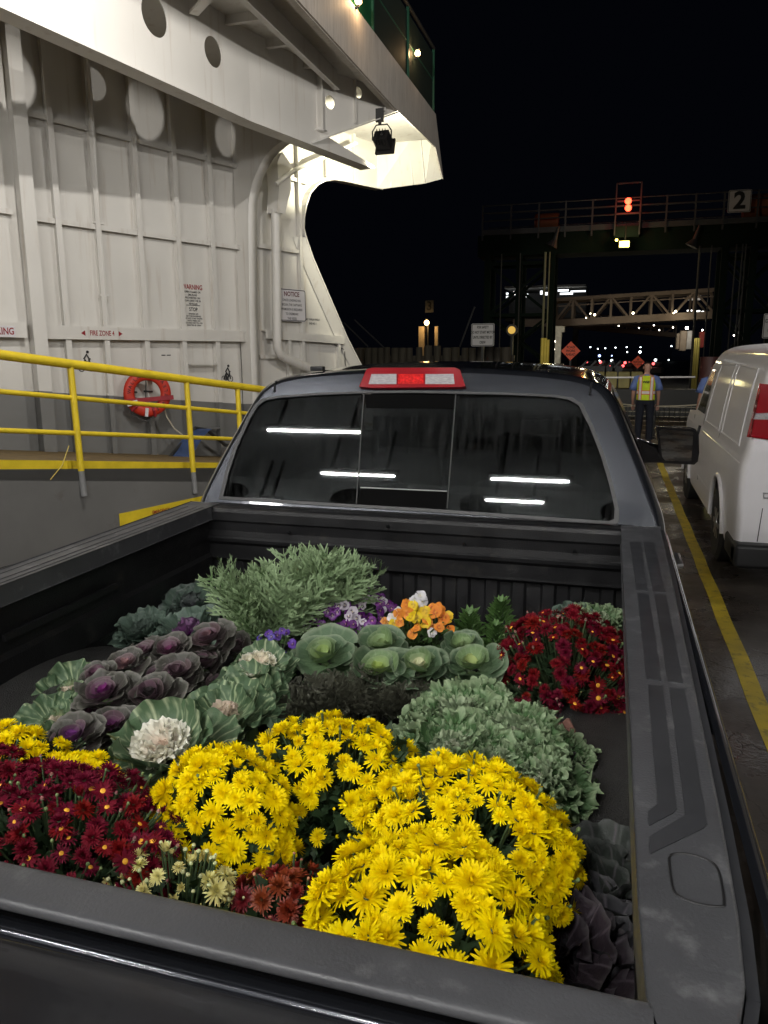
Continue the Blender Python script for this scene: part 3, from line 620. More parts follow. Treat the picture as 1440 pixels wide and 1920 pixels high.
for sgn, lab in ((1, None), (-1, None)):
    def X(x): return x if sgn > 0 else 2*XC-x
    mb = MB()
    def sfn(u, v):
        x, z = catm(sidep, v); y = .56+(2.80-.56)*u
        k = max(0, min(1, (1.15-z)/.2)); x += prof(y)*k
        if u < .06: x -= .035*(1-u/.06)**2
        return Vector((X(x), y, z))
    mb.grid(sfn, 60, 36); 
    bs = obj('bed_side', mb, M_paint, tk, smooth=True, angle=80)
    mb = MB()      # rear end face of the bed side
    pts = [catm(sidep, v/12) for v in range(13)]
    rear = [(X(p[0]-.035), .56, p[1]) for p in pts]+[(X(.05), .58, pts[-1][1]), (X(.062), .6, 1.39)]
    mb.add(rear, [tuple(range(len(rear)))]); obj('rear_pillar', mb, M_paint, bs)
    # plastic cap on the rail
    mb = MB()
    out = [(.056, 2.79), (.184, 2.79), (.180, 2.2), (.172, 1.5), (.166, 1.0), (.160, .80), (.152, .70), (.136, .635), (.112, .592), (.085, .575), (.075, .60), (.072, .64), (.06, .665), (.056, .8)]
    mb.prism([(X(a), b) for a, b in out], [], lambda a, b, o: Vector((a, b, 1.345+o)), .055)
    rc = obj('rail_cap', mb, M_plas, bs, bevel=.009, seg=3)
    mb = MB()
    for (x0, y0), (x1, y1) in zip(out[1:10], out[2:10]):
        mb.beam((X(x0+.008), y0, 1.382), (X(x1+.008), y1, 1.382), .012, .02)
    obj('cap_lip', mb, M_plas2, bs)
    if sgn > 0:
        z8 = lambda x, y: (1120+x/3.2, 960+y/3.2)
        polys = [[z8(197, 180), z8(256, 181), z8(301, 473), z8(234, 466)], [z8(277, 183), z8(338, 186), z8(406, 486), z8(334, 478)],
                 [z8(240, 489), z8(306, 492), z8(383, 1015), z8(295, 1001)], [z8(344, 497), z8(410, 502), z8(513, 1028), z8(424, 1018)],
                 [(1215, 1285.5), (1242, 1288), (1268.5, 1519), (1263, 1525), (1217.5, 1549), (1215, 1523), (1234, 1509)],
                 [(1255.5, 1291), (1283, 1294), (1325, 1547), (1319, 1554), (1219.5, 1602), (1217.5, 1570.5), (1285.5, 1530.5)]]
        for pl in polys:
            mb = MB(); q = [onz(px, py, 1.4) for px, py in pl]
            mb.prism([(p.x, p.y) for p in q][::-1], [], lambda a, b, o: Vector((a, b, 1.3995+o)), .0022)
            obj('cap_inset', mb, M_plas2, rc, bevel=.0012)
        ov = [(945, 560), (955, 542), (985, 536), (1060, 541), (1150, 575), (1190, 615), (1212, 700), (1222, 780), (1210, 800), (1120, 793), (1040, 770), (975, 730), (955, 650)]
        q = [onz(900+a/2.667, 1400+b/2.667, 1.4005) for a, b in ov]; q.append(q[0])
        sm = [Vector(catm([tuple(p) for p in q], i/60)) for i in range(61)]
        mb = MB(); mb.tube(sm, .0016, 6); obj('hatch_groove', mb, M_black, rc)
    else:
        mb = MB()
        for dx in (.02, .048, .09): mb.beam((X(.056+dx), .75, 1.4), (X(.056+dx), 2.7, 1.4), .003, .003)
        obj('cap_inset', mb, M_plas2, rc)
    # inner wall with long pressed ribs
    mb = MB(); w = [(.066, 1.36), (.075, 1.33), (.085, 1.25), (.085, 1.20), (.075, 1.185), (.075, 1.10), (.085, 1.085), (.088, .95), (.07, .86)]
    for i in range(len(w)-1):
        a, b = w[i], w[i+1]; mb.add([(X(a[0]), .66, a[1]), (X(a[0]), 2.75, a[1]), (X(b[0]), 2.75, b[1]), (X(b[0]), .66, b[1])], [(0, 1, 2, 3)])
    mb.beam((X(.07), .9, 1.25), (X(.07), 1.35, 1.25), .012, .02); mb.beam((X(.07), 1.6, 1.25), (X(.07), 2.1, 1.25), .012, .02)
    obj('inner_wall', mb, M_liner, bs, smooth=True, angle=60)
    mb = MB()
    mb.grid(lambda u, v: Vector((X(.08-.25*math.sin(PI*min(1, v*1.15)/2)**.5 if v > 0 else .08), 1.08+1.15*u, .865+.26*(max(0, math.sin(PI*u))**.42)*(math.cos(PI/2*v)**.35 if v < 1 else 0))), 32, 16)
    obj('wheelhouse', mb, M_liner2, tk, smooth=True, angle=180)
    for yw in (1.65, 5.35):
        mb = MB(); xx = X(.24)
        cx = Vector((xx, yw, .4)); d = Vector((-sgn*.26, 0, 0))
        mb.tube([cx+d*.2, cx+d*.02, cx, cx+d*.1, cx+d*.9, cx+d], [.23, .25, .36, .4, .4, .36], 28); wh = obj('wheel', mb, M_rub, tk, smooth=True)
        mb = MB(); mb.tube([cx+d*.1, cx+d*.19], [.15, .245], 24); obj('rim', mb, M_alloy, wh, smooth=True)
mb = MB()
n = 24
for i in range(n):
    x0 = -1.57+1.66*i/n; w_ = 1.66/n
    mb.box((x0, .66, .84), (x0+w_*.6, 2.78, .872)); 
mb.box((-1.6, .66, .83), (.1, 2.78, .862))
obj('bed_floor', mb, M_liner2, tk)
# front wall of the bed: header cap, recessed band, corrugated wall
mb = MB()
hp = [(2.80, 1.395), (2.745, 1.398), (2.733, 1.392), (2.73, 1.378), (2.73, 1.345), (2.738, 1.335), (2.742, 1.30), (2.74, 1.275), (2.732, 1.268), (2.734, 1.255), (2.748, 1.24), (2.752, 1.19), (2.752, 1.18), (2.775, 1.165), (2.80, 1.16)]
for i in range(len(hp)-1):
    a, b = hp[i], hp[i+1]; mb.add([(-1.60, a[0], a[1]), (.10, a[0], a[1]), (.10, b[0], b[1]), (-1.60, b[0], b[1])], [(0, 1, 2, 3)])
fw = obj('front_header', mb, M_liner, tk, smooth=True, angle=30)
mb = MB()
def corr(u, v):
    x = -1.6+1.7*u; ph = (x+1.6)/.105; f = ph-math.floor(ph)
    d = .012*(1 if .15 < f < .62 else 0)
    return Vector((x, 2.79-d, 1.17-.32*v))
mb.grid(corr, 170, 1); obj('front_wall', mb, M_liner, tk)
mb = MB(); 
for x, z_, r_ in ((-1.2, 1.31, .006), (-.5, 1.31, .006), (-.1, 1.31, .006), (-.79, 1.36, .008)):
    mb = MB(); mb.tube([(x, 2.727, z_), (x, 2.738, z_)], r_, 10); obj('bolt', mb, M_gloss, fw)
# tailgate: plastic top cap and painted skin, swept across the truck
mb = MB()
tg = [(.668, 1.30), (.668, 1.385), (.664, 1.396), (.652, 1.402), (.622, 1.402), (.602, 1.398), (.593, 1.388), (.591, 1.378)]
x0, x1 = -1.545, .066
tg = [(.668, 1.30), (.668, 1.36), (.668, 1.385), (.664, 1.397), (.655, 1.4015), (.64, 1.403), (.622, 1.403), (.608, 1.4025), (.6025, 1.399), (.602, 1.392), (.607, 1.386), (.615, 1.378)]
mb.grid(lambda u, v: Vector((x0+(x1-x0)*u, *catm(tg, v))), 1, 40)
mb.add([(x1, a, b) for a, b in tg], [tuple(range(len(tg)))])
tgo = thing  # keep linter quiet
tgate = obj('tailgate', MB().box((x0, .60, .84), (x1, .655, 1.37)), M_liner, tk)
obj('top_cap', mb, M_plas, tgate, smooth=True, angle=70)
mb = MB()
ts = [(.612, 1.374), (.603, 1.3775), (.594, 1.380), (.588, 1.379), (.5845, 1.374), (.584, 1.365), (.586, 1.35), (.588, 1.33), (.588, 1.30), (.587, 1.25), (.582, 1.2), (.578, 1.12), (.573, 1.0), (.572, .9), (.58, .8)]
def tgf(u, v):
    y, z = catm(ts, v); return Vector((x0+(x1-x0)*u, y-.012*math.sin(PI*u), z))
mb.grid(tgf, 1, 80); obj('outer_skin', mb, M_paint, tgate, smooth=True, angle=60)
mb = MB(); mb.tube([(.078, .62, 1.36), (.078, .62, 1.402), (.086, .60, 1.405), (.094, .585, 1.398), (.094, .57, 1.34)], .0085, 10); obj('latch', mb, M_black, tk, smooth=True)
mb = MB(); mb.box((-1.55, .5, .5), (.2, .62, .72)); obj('rear_bumper', mb, M_alloy, tk, bevel=.03)
for sg in (1, -1):
    mb = MB(); mb.box((XC+sg*(.1-XC), .535, .95), (XC+sg*(.235-XC), .575, 1.31)); obj('tail_light', mb, M_redl, tk, bevel=.015)
# ---------------- cab
hwp = [(.955, 1.33), (.945, 1.40), (.915, 1.48), (.872, 1.58), (.825, 1.68), (.782, 1.77), (.752, 1.825), (.722, 1.862), (.675, 1.892), (.60, 1.912), (.45, 1.930), (.22, 1.942), (0, 1.945)]
full = [(-a, z) for a, z in hwp]+[(a, z) for a, z in hwp[-2::-1]]
def yrear(z): return 2.875+(z-1.38)*.425
def cabpt(u, v):
    x, z = catm(full, v)
    yr = yrear(z); yf = 5.25-(z-1.38)*1.6
    ins = 0; yo = 0
    if u < .12:
        t_ = u/.12; an = t_*PI/2; yo = .055*(1-math.cos(an)); ins = .045*(1-math.sin(an)); yy = yr+yo
        s = (1-ins/max(.3, abs(x))) if abs(x) > .3 else 1
        x *= 1-ins*.9; z -= ins*.55*max(0, (z-1.6)/.34)
        return Vector((XC+x, yy, z))
    t_ = (u-.12)/.88
    zz = z+(.02*math.sin(PI*t_) if z > 1.9 else 0)
    return Vector((XC+x*(1-.02*t_), yr+.055+(yf-yr-.055)*t_, zz))
mb = MB(); mb.grid(cabpt, 44, 60); cab = obj('cab_shell', mb, M_paint, tk, smooth=True, angle=180)
PW = Vector((0, 2.875, 1.38)); NW = Vector((0, -1, .425)).normalized(); UW = Vector((0, .425, 1)).normalized()
def onwin(px, py, off=0):
    r = ray(px, py); p = PW+NW*off; t_ = (p-EYE).dot(NW)/r.dot(NW); return EYE+r*t_
def win2(px, py):
    p = onwin(px, py); return (p.x, (p-PW).dot(UW))
def wmap(off0): return lambda a, b, o: Vector((a, PW.y, PW.z))+UW*b+NW*(off0+o)
wedge = [(411, 936), (422, 890), (439, 838), (463, 785), (478, 759), (492, 748), (520, 743), (600, 737), (683, 734), (770, 733), (870, 735), (960, 737), (1040, 741), (1072, 746), (1092, 757), (1113, 800), (1134, 855), (1150, 910), (1161, 958), (1160, 980), (1150, 985), (1000, 974), (800, 960), (600, 948)]
wout = [win2(*p) for p in wedge]
outer = []
for i in range(61):
    p = cabpt(0, i/60); outer.append((p.x, (p-PW).dot(UW)))
outer = outer
mb = MB(); mb.prism(outer, [wout], wmap(-.004), .004); obj('rear_panel', mb, M_paint, cab)
mb = MB()
ctr = Vector((sum(a for a, b in wout)/len(wout), sum(b for a, b in wout)/len(wout)))
inr = [(a+(ctr.x-a)*.022, b+(ctr.y-b)*.045) for a, b in wout]
mb.prism(wout, [inr], wmap(-.002), .008); obj('window_seal', mb, M_black, cab, bevel=.002)
def glassmat():
    m, N, L, b = nt('tinted glass')
    b.inputs['Base Color'].default_value = (.006, .007, .008, 1); b.inputs['Roughness'].default_value = .03; b.inputs['Specular IOR Level'].default_value = .75
    g = N.new('ShaderNodeNewGeometry')
    n1 = N.new('ShaderNodeTexNoise'); n1.inputs['Scale'].default_value = 1; n1.inputs['Detail'].default_value = 7
    mp = N.new('ShaderNodeMapping'); mp.inputs['Scale'].default_value = (60, 3, 5); L.new(g.outputs['Position'], mp.inputs['Vector']); L.new(mp.outputs[0], n1.inputs['Vector'])
    r = N.new('ShaderNodeMapRange'); r.inputs['From Min'].default_value = .5; r.inputs['From Max'].default_value = .8; r.inputs['To Min'].default_value = .0; r.inputs['To Max'].default_value = .06; L.new(n1.outputs['Fac'], r.inputs['Value'])
    df = N.new('ShaderNodeBsdfDiffuse'); df.inputs['Color'].default_value = (.3, .3, .3, 1)
    tr = N.new('ShaderNodeBsdfTransparent'); tr.inputs['Color'].default_value = (.16, .17, .18, 1)
    gl_ = N.new('ShaderNodeBsdfGlossy'); gl_.inputs['Roughness'].default_value = .02; gl_.inputs['Color'].default_value = (.95, 1, 1, 1)
    lw = N.new('ShaderNodeFresnel'); lw.inputs['IOR'].default_value = 1.37
    m1 = N.new('ShaderNodeMixShader'); L.new(lw.outputs[0], m1.inputs[0]); L.new(tr.outputs[0], m1.inputs[1]); L.new(gl_.outputs[0], m1.inputs[2])
    m2 = N.new('ShaderNodeMixShader'); L.new(r.outputs[0], m2.inputs[0]); L.new(m1.outputs[0], m2.inputs[1]); L.new(df.outputs[0], m2.inputs[2])
    L.new(m2.outputs[0], N['Material Output'].inputs['Surface'])
    return m
M_glass = glassmat(); M_matte = mat('matte black frame', (.004, .004, .004), .9, spec=.05)
MATS['tg'] = M_glass
xa0, xa1 = win2(683, 734)[0], win2(855, 735)[0]; xb0, xb1 = win2(668, 945)[0], win2(838, 955)[0]
zt_, zb_ = win2(770, 733)[1], win2(770, 956)[1]
rw = obj('rear_window', MB().prism(inr, [], wmap(-.008), .003), M_glass, cab)
mb = MB()
lft = wmap(-.001)
for xa, xb in ((xa0, xb0), (xa1, xb1)):
    mb = MB(); mb.beam(lft(xa, zt_-.012, 0), lft(xb, zb_+.014, 0), .0045, .004, up=NW)
    obj('pane_divider', mb, mat('dusty rubber', (.045, .045, .045), .7), rw)
mb = MB()
a_, b_ = win2(686, 765), win2(852, 766); c_, d_ = win2(676, 914), win2(838, 921)
mb.beam(lft(*c_, 0), lft(*d_, 0), .004, .004, up=NW); obj('dust_line', mb, mat('dust', (.35, .35, .34), .9), rw)
mb = MB()
mb.add([lft(xa0, zt_-.014, -.002), lft(xa1, zt_-.014, -.002), lft(b_[0], b_[1], -.002), lft(a_[0], a_[1], -.002)], [(0, 1, 2, 3)])
obj('slider_frame', mb, M_matte, rw); mb = MB()
mb.add([lft(c_[0], c_[1], -.002), lft(d_[0], d_[1], -.002), lft(xb1, zb_+.012, -.002), lft(xb0, zb_+.012, -.002)], [(0, 1, 2, 3)])
obj('slider_frame', mb, M_matte, rw)
mb = MB(); mb.beam((-1.60, 2.86, 1.375), (.04, 2.86, 1.36), .03, .03); mb.beam((-1.62, 2.84, 1.33), (.1, 2.84, 1.33), .05, .12); obj('lower_trim', mb, M_gloss, cab, bevel=.008)
# cab seams on the rear corners
mb = MB()
for sg in (-1, 1):
    pts = [Vector((XC+sg*.655, yrear(1.83)-.002, 1.845)), Vector((XC+sg*.66, yrear(1.87)+.012, 1.885)), Vector((XC+sg*.662, 3.25, 1.9005)), Vector((XC+sg*.65, 4.0, 1.907))]
    mb.tube(pts, .0035, 6)
obj('roof_seam', mb, M_black, cab)
mb = MB()
for sg in (-1, 1):
    g = lambda u, v: (lambda p: p+Vector((sg*.004, 0, .002)))(cabpt(.2+.72*u, (.06+.2*v) if sg < 0 else 1-(.06+.2*v)))
    mb = MB(); mb.grid(g, 12, 8); obj('side_window', mb, M_gloss, cab, smooth=True, angle=180)
mb = MB()
for sg in (-1, 1):
    for k in range(3):
        x = XC+sg*(.12+.17*k); mb.beam((x, 3.2, 1.938-.004*k), (x, 4.2, 1.952-.004*k), .05, .008)
obj('roof_rib', mb, M_paint, cab, bevel=.004)
mb = MB(); mb.beam((-1.26, 3.16, 1.94), (-1.2, 3.16, 1.94), .03, .02); obj('roof_clip', mb, M_black, cab, bevel=.004)
# brake light
bl = [(676, 728), (690, 696), (700, 693), (855, 693), (864, 697), (874, 727), (866, 729), (700, 730)]
q = [onwin(px, py, .0) for px, py in bl]
mb = MB(); mb.prism([(p.x, (p-PW).dot(UW)) for p in q], [], wmap(-.03), .05); bk = obj('brake_light', mb, M_redl, cab, bevel=.008, seg=3)
for nm, ax, bx, m in (('clear_lens', 692, 743, M_clear), ('clear_lens', 798, 852, M_clear), ('red_reflector', 747, 794, mat('faceted red lens', (.6, .02, .02), .1, coat=1, var=.6, scale=90, emit=(.6, .01, .01), estr=.12))):
    q = [onwin(ax, 720, .02), onwin(bx, 720, .02), onwin(bx-2 if bx > 800 else bx, 702, .02), onwin(ax+(5 if ax < 700 else 0), 702, .02)]
    mb = MB(); mb.prism([(p.x, (p-PW).dot(UW)) for p in q], [], wmap(.019), .0035); obj(nm, mb, m, bk, bevel=.003)
# lower cab, bonnet
mb = MB()
lowp = [(.955, 1.33), (.985, 1.27), (1.0, 1.2), (1.01, 1.05), (1.005, .8), (.98, .6), (.95, .48)]
for sg in (-1, 1):
    mb.grid(lambda u, v: (lambda q: Vector((XC+sg*(q[0]-(.06*max(0, u-.75)/.25)), 2.83+3.5*u, q[1]-(.1*max(0, (u-.68))*3 if q[1] > 1.2 else 0))))(catm(lowp, v)), 30, 18)
    mb.add([(XC+sg*.5, 2.83, 1.33), (XC+sg*.955, 2.83, 1.33), (XC+sg*1.0, 2.83, 1.2), (XC+sg*1.0, 2.83, .6), (XC+sg*.5, 2.83, .6)], [(0, 1, 2, 3, 4)])
obj('cab_body', mb, M_paint, tk, smooth=True, angle=60)
mb = MB(); mb.grid(lambda u, v: Vector((XC+(-.9+1.8*v), 5.2+1.15*u, 1.36-.1*u-.06*abs(2*v-1)**4)), 8, 12); mb.box((XC-.9, 6.3, .6), (XC+.9, 6.4, 1.22)); obj('bonnet', mb, M_paint, tk, smooth=True)
for sg in (-1, 1):
    mb = MB(); mb.tube([(XC+sg*1.01, 3.25, 1.14), (XC+sg*1.045, 3.28, 1.14), (XC+sg*1.045, 3.44, 1.14), (XC+sg*1.01, 3.47, 1.14)], .014, 8); obj('door_handle', mb, M_alloy, tk, smooth=True)
    mb = MB(); ox = XC+sg*(.245-XC); 
    x0_, x1_ = XC+sg*(.225-XC), XC+sg*(.478-XC)
    xs = sorted((x0_, x1_))
    y_ = 4.7
    fr = [(.30, 1.375), (.47, 1.372), (.488, 1.39), (.492, 1.44), (.482, 1.54), (.468, 1.568), (.44, 1.575), (.262, 1.582), (.25, 1.57), (.28, 1.40)]
    fr = [(XC+sg*(a-XC), b) for a, b in fr]
    mb.prism(fr, [], lambda a, b, o: Vector((a, y_+o, b)), .09); mi = obj('mirror', mb, M_gloss, tk, bevel=.012, seg=3)
    cxm = sum(a for a, b in fr)/len(fr); czm = sum(b for a, b in fr)/len(fr)
    inn = [(a+(cxm-a)*.12, b+(czm-b)*.14) for a, b in fr]
    mb = MB(); mb.prism(inn, [], lambda a, b, o: Vector((a, y_-.003+o+(a-cxm)*.05, b)), .004); obj('mirror_glass', mb, mat('mirror glass', (.55, .58, .58), .02, 1), mi)
    mb = MB(); mb.prism([(XC+sg*(a-XC), b) for a, b in ((.15, 1.38), (.29, 1.38), (.27, 1.46), (.15, 1.50))], [], lambda a, b, o: Vector((a, y_+.03+o, b)), .05); obj('mirror_arm', mb, M_gloss, mi, bevel=.01)
# interior
M_seat = mat('seat cloth', (.03, .03, .032), .85)
for x in (-1.15, -.33):
    for yy in (3.25, 4.1):
        mb = MB(); mb.box((x-.25, yy, .9), (x+.25, yy+.16, 1.45)); mb.box((x-.24, yy, .8), (x+.24, yy+.5, .98)); st = obj('seat', mb, M_seat, tk, bevel=.05)
        mb = MB(); mb.box((x-.13, yy+.02, 1.49), (x+.13, yy+.11, 1.66)); mb.tube([(x-.06, yy+.07, 1.4), (x-.06, yy+.07, 1.52)], .008, 6); mb.tube([(x+.06, yy+.07, 1.4), (x+.06, yy+.07, 1.52)], .008, 6); obj('headrest', mb, M_seat, st, bevel=.03)
mb = MB(); mb.box((-1.5, 4.85, 1.1), (0.05, 5.2, 1.3)); obj('dashboard', mb, M_seat, tk, bevel=.05)
mb = MB(); mb.box((-.82, 4.6, 1.76), (-.62, 4.62, 1.82)); obj('interior_mirror', mb, M_alloy, tk, bevel=.01)
# windscreen left open as dark tinted glass
mb = MB(); mb.add([(XC-.85, 5.2, 1.4), (XC+.85, 5.2, 1.4), (XC+.66, 4.42, 1.9), (XC-.66, 4.42, 1.9)], [(0, 1, 2, 3)]); obj('windscreen', mb, M_glass, cab)
# ================================================================ white van
M_van = mat('white van paint', (.84, .82, .84), .38, var=.03, coat=.35)
VX = 1.02; VC = 2.02
van = thing('van', 'white panel van parked in the lane right of the truck', 'van', (VC, 9.5, 0))
vp_ = [(.94, .27), (.965, .33), (.98, .45), (.988, .7), (.995, .95), (.985, 1.08), (.965, 1.16), (.945, 1.3), (.915, 1.5), (.88, 1.7), (.845, 1.85), (.80, 1.96), (.73, 2.03), (.6, 2.075), (.35, 2.10), (0, 2.115)]
vfull = [(-a, z) for a, z in vp_]+[(a, z) for a, z in vp_[-2::-1]]
YR, YF = 6.74, 11.9
def vpt(u, v):
    x, z = catm(vfull, v)
    # rear corner rounding and nose
    y = YR+(YF-YR)*u
    if u < .04:
        t_ = u/.04; an = t_*PI/2; y = YR+.1*(1-math.cos(an))+.0; x *= 1-.05*(1-math.sin(an)); z -= .03*(1-math.sin(an))*(z > 1.9)
    if z > 1.22:
        ym = 11.15-(z-1.22)*1.05
        y = min(y, YR+(ym-YR)*min(1, u*1.0)) if u > .04 else y
    y += -.10*(max(0, z-1.1)**1.5)*0
    y += max(0, z-1.25)*.10*(1-u)
    return Vector((VC+x*(1-.02*max(0, u-.8)*5), y, z))
# rear wheel arch hole: build side grid but skip faces inside arches
def vanside(cx_list, r):
    mb = MB(); nu, nv = 120, 90; 
    pts = [[vpt(i/nu, j/nv) for j in range(nv+1)] for i in range(nu+1)]
    vs = [p for row in pts for p in row]; fs = []
    def push(p):
        for cy in cx_list:
            dy, dz = p.y-cy, p.z-.36
            d = math.hypot(dy, dz)
            if d < r and p.z < .95 and abs(p.x-VC) > .9: return None
        return p
    ok = [push(p) is not None for p in vs]
    for i in range(nu):
        for j in range(nv):
            q = (i*(nv+1)+j, (i+1)*(nv+1)+j, (i+1)*(nv+1)+j+1, i*(nv+1)+j+1)
            k = [ok[a] for a in q]
            if not any(k): continue
            fs.append(q)
    # snap boundary verts to the circle
    for idx, p in enumerate(vs):
        if not ok[idx]:
            cy = min(cx_list, key=lambda c: abs(c-p.y)); d = Vector((p.y-cy, p.z-.36)); 
            if d.length > 1e-6: d = d.normalized()*r; vs[idx] = Vector((p.x, cy+d.x, .36+d.y))
    mb.add(vs, fs); return mb
VW = (8.0, 11.35)
body = obj('body', vanside(VW, .47), M_van, van, smooth=True, angle=60)
# arch lips
for sg in (-1, 1):
    for cy in VW:
        mb = MB(); pts = [Vector((VC+sg*(.985+.012*math.sin(a)), cy+.475*math.cos(a), .36+.475*math.sin(a))) for a in [PI*k/20 for k in range(21)]]
        mb.tube(pts, .022, 8); obj('arch_lip', mb, M_van, body, smooth=True)
        mb = MB(); cx = Vector((VC+sg*.985, cy, .365)); d = Vector((-sg*.25, 0, 0))
        mb.tube([cx+d*.3, cx+d*.03, cx, cx+d*.12, cx+d*.9, cx+d], [.2, .225, .325, .365, .365, .33], 32); wh = obj('wheel', mb, M_rub, van, smooth=True)
        mb = MB(); mb.tube([cx+d*.03, cx+d*.2, cx+d*.22], [.223, .20, .05], 28, cap=False); mb.tube([cx-d*.02, cx+d*.25], [.07, .09], 16)
        for k in range(8):
            a = 2*PI*k/8; mb.beam(cx+Vector((0, .07*math.cos(a), .07*math.sin(a)))+d*.05, cx+Vector((0, .2*math.cos(a), .2*math.sin(a)))+d*.05, .05, .02, up=(1, 0, 0))
        obj('rim', mb, M_alloy, wh, smooth=True)
        mb = MB(); mb.box((VC+sg*.95, cy-.45, .3), (VC+sg*.6, cy+.45, .82)); obj('wheel_well', mb, M_black, body)
# rear face
rear = [vpt(0, i/60) for i in range(61)]
mb = MB(); ply = [(p.x, p.z) for p in rear]
mb.prism(ply, [], lambda a, b, o: Vector((a, YR+.004+max(0, b-1.25)*.10+o, b)), .02); obj('rear_doors', mb, M_van, body)
def vr(a, b, o=0): return Vector((a, YR+max(0, b-1.25)*.10-o, b))
mb = MB(); mb.prism([(VC-.72, 1.34), (VC-.06, 1.34), (VC-.06, 1.88), (VC-.66, 1.88)], [], lambda a, b, o: vr(a, b, o), .006); mb.prism([(VC+.06, 1.34), (VC+.72, 1.34), (VC+.66, 1.88), (VC+.06, 1.88)], [], lambda a, b, o: vr(a, b, o), .006); obj('rear_window', mb, M_gloss, body)
mb = MB()
for x in (VC-.82, VC): mb.beam(vr(x, .48, .006), vr(x+(.1 if x < VC else 0), 1.95, .002), .008, .006)
obj('door_seam', mb, M_black, body)
for sg in (-1, 1):
    A_ = [(-.945, 1.34), (-.79, 1.33), (-.78, 1.5), (-.77, 1.73), (-.885, 1.745), (-.915, 1.6)]
    mb = MB(); mb.prism([(VC+sg*-a, b) for a, b in A_], [], lambda a, b, o: vr(a, b, -.06+o), .085); tl = obj('tail_light', mb, M_redl, van, bevel=.012)
    mb = MB(); mb.prism([(VC+sg*-a, b) for a, b in ((-.925, 1.485), (-.785, 1.485), (-.785, 1.525), (-.92, 1.525))], [], lambda a, b, o: vr(a, b, -.05+o), .082); obj('reverse_lens', mb, M_clear, tl, bevel=.008)
mb = MB(); mb.box((VC-1.0, YR-.12, .27), (VC+1.0, YR+.1, .47)); mb.box((VC-1.0, YR-.1, .28), (VC-.93, YR+.5, .46)); obj('rear_bumper', mb, mat('bumper plastic', (.008, .008, .009), .5), van, bevel=.035, seg=3)
# side panel pressings and mouldings
def vs_(u, z, off=.003):
    # point on left side at height z and y
    best = min(range(200), key=lambda k: abs(catm(vfull, k/400)[1]-z)); x = catm(vfull, best/400)[0]
    return Vector((VC+x-off, u, z))
mb = MB()
for loop in ([(7.15, 1.22), (7.25, 1.86), (8.35, 1.88), (8.3, 1.22), (7.15, 1.22)], [(8.5, 1.22), (8.55, 1.88), (9.6, 1.86), (9.75, 1.22), (8.5, 1.22)]):
    pts = []
    for (a, b), (c, d) in zip(loop, loop[1:]):
        for k in range(6): pts.append(vs_(a+(c-a)*k/6, b+(d-b)*k/6, .001))
    pts.append(pts[0]); mb.tube(pts, .008, 6)
mb.tube([vs_(y, 1.10, -.003) for y in (6.9, 7.5, 8.4, 9.6, 10.6, 11.5)], .006, 6)
mb.tube([vs_(y, .56, -.004) for y in (8.5, 9.5, 10.9)], .008, 6)
obj('panel_pressing', mb, M_van, body, smooth=True)
mb = MB()
for pts in ([(9.86, .5), (9.86, 1.2), (9.8, 1.9)], [(10.95, .75), (10.95, 1.2)], [(8.42, 1.2), (8.42, .7)]):
    q = [vs_(a, b, .001) for a, b in pts]; mb.tube(q, .004, 6)
obj('door_seam', mb, mat('grey seam', (.12, .12, .12), .6), body)
mb = MB(); mb.grid(lambda u, v: vs_(9.95+(.8-.5*v)*u, 1.28+.52*v, .006), 8, 8); obj('cab_window', mb, M_gloss, body, smooth=True)
mb = MB(); mb.beam(vs_(9.98, 1.03, .02), vs_(9.98, 1.14, .02), .03, .03); obj('door_handle', mb, M_black, body)
mb = MB(); mb.box((VC-.9, 11.85, .5), (VC+.9, 12.3, 1.1)); mb.box((VC-.85, 11.0, 1.0), (VC+.85, 12.1, 1.2)); obj('nose', mb, M_van, body, bevel=.08, seg=3)
# small outlined emblem on the rear door
mb = MB(); ex, ez = VC-.70, .865
bt = [(-.1, -.02), (-.045, -.02), (-.045, -.045), (.045, -.045), (.045, -.02), (.11, -.02), (.1, .02), (.045, .02), (.045, .045), (-.045, .045), (-.045, .02), (-.11, .02)]
mb.tube([vr(ex+a, ez+b, .006) for a, b in bt+bt[:1]], .005, 6); obj('emblem', mb, M_alloy, body)
# ================================================================ people
def skin(name, chains, m, parent, sub=1, origin=(0, 0, 0)):
    """chains: list of [(x,y,z,r),...]; first point of later chains may repeat an earlier point to join"""
    vs = []; es = []; rs = []; idx = {}
    for ch in chains:
        prev = None
        for p in ch:
            k = tuple(round(c, 4) for c in p[:3])
            if k not in idx: idx[k] = len(vs); vs.append(Vector(p[:3])); rs.append(p[3] if isinstance(p[3], tuple) else (p[3], p[3]))
            i = idx[k]
            if prev is not None: es.append((prev, i))
            prev = i
    me = bpy.data.meshes.new(name); me.from_pydata(vs, es, []); o = bpy.data.objects.new(name, me); COL.objects.link(o)
    md = o.modifiers.new('Skin', 'SKIN'); md.use_smooth_shade = True
    for i, r in enumerate(rs): me.skin_vertices[0].data[i].radius = r
    roots = set()
    seen = set()
    for i in range(len(vs)):
        if i in seen: continue
        me.skin_vertices[0].data[i].use_root = True
        st = [i]
        while st:
            a = st.pop()
            if a in seen: continue
            seen.add(a); st += [b if a_ == a else a_ for a_, b in es if a in (a_, b)]
    o.modifiers.new('Sub', 'SUBSURF').levels = sub; o.modifiers['Sub'].render_levels = sub
    dg = bpy.context.evaluated_depsgraph_get(); dg.update()
    nm = bpy.data.meshes.new_from_object(o.evaluated_get(dg)); bpy.data.objects.remove(o)
    for p in nm.polygons: p.use_smooth = True
    nm.materials.clear(); nm.materials.append(m)
    o = bpy.data.objects.new(name, nm); COL.objects.link(o); o.parent = parent
    return o
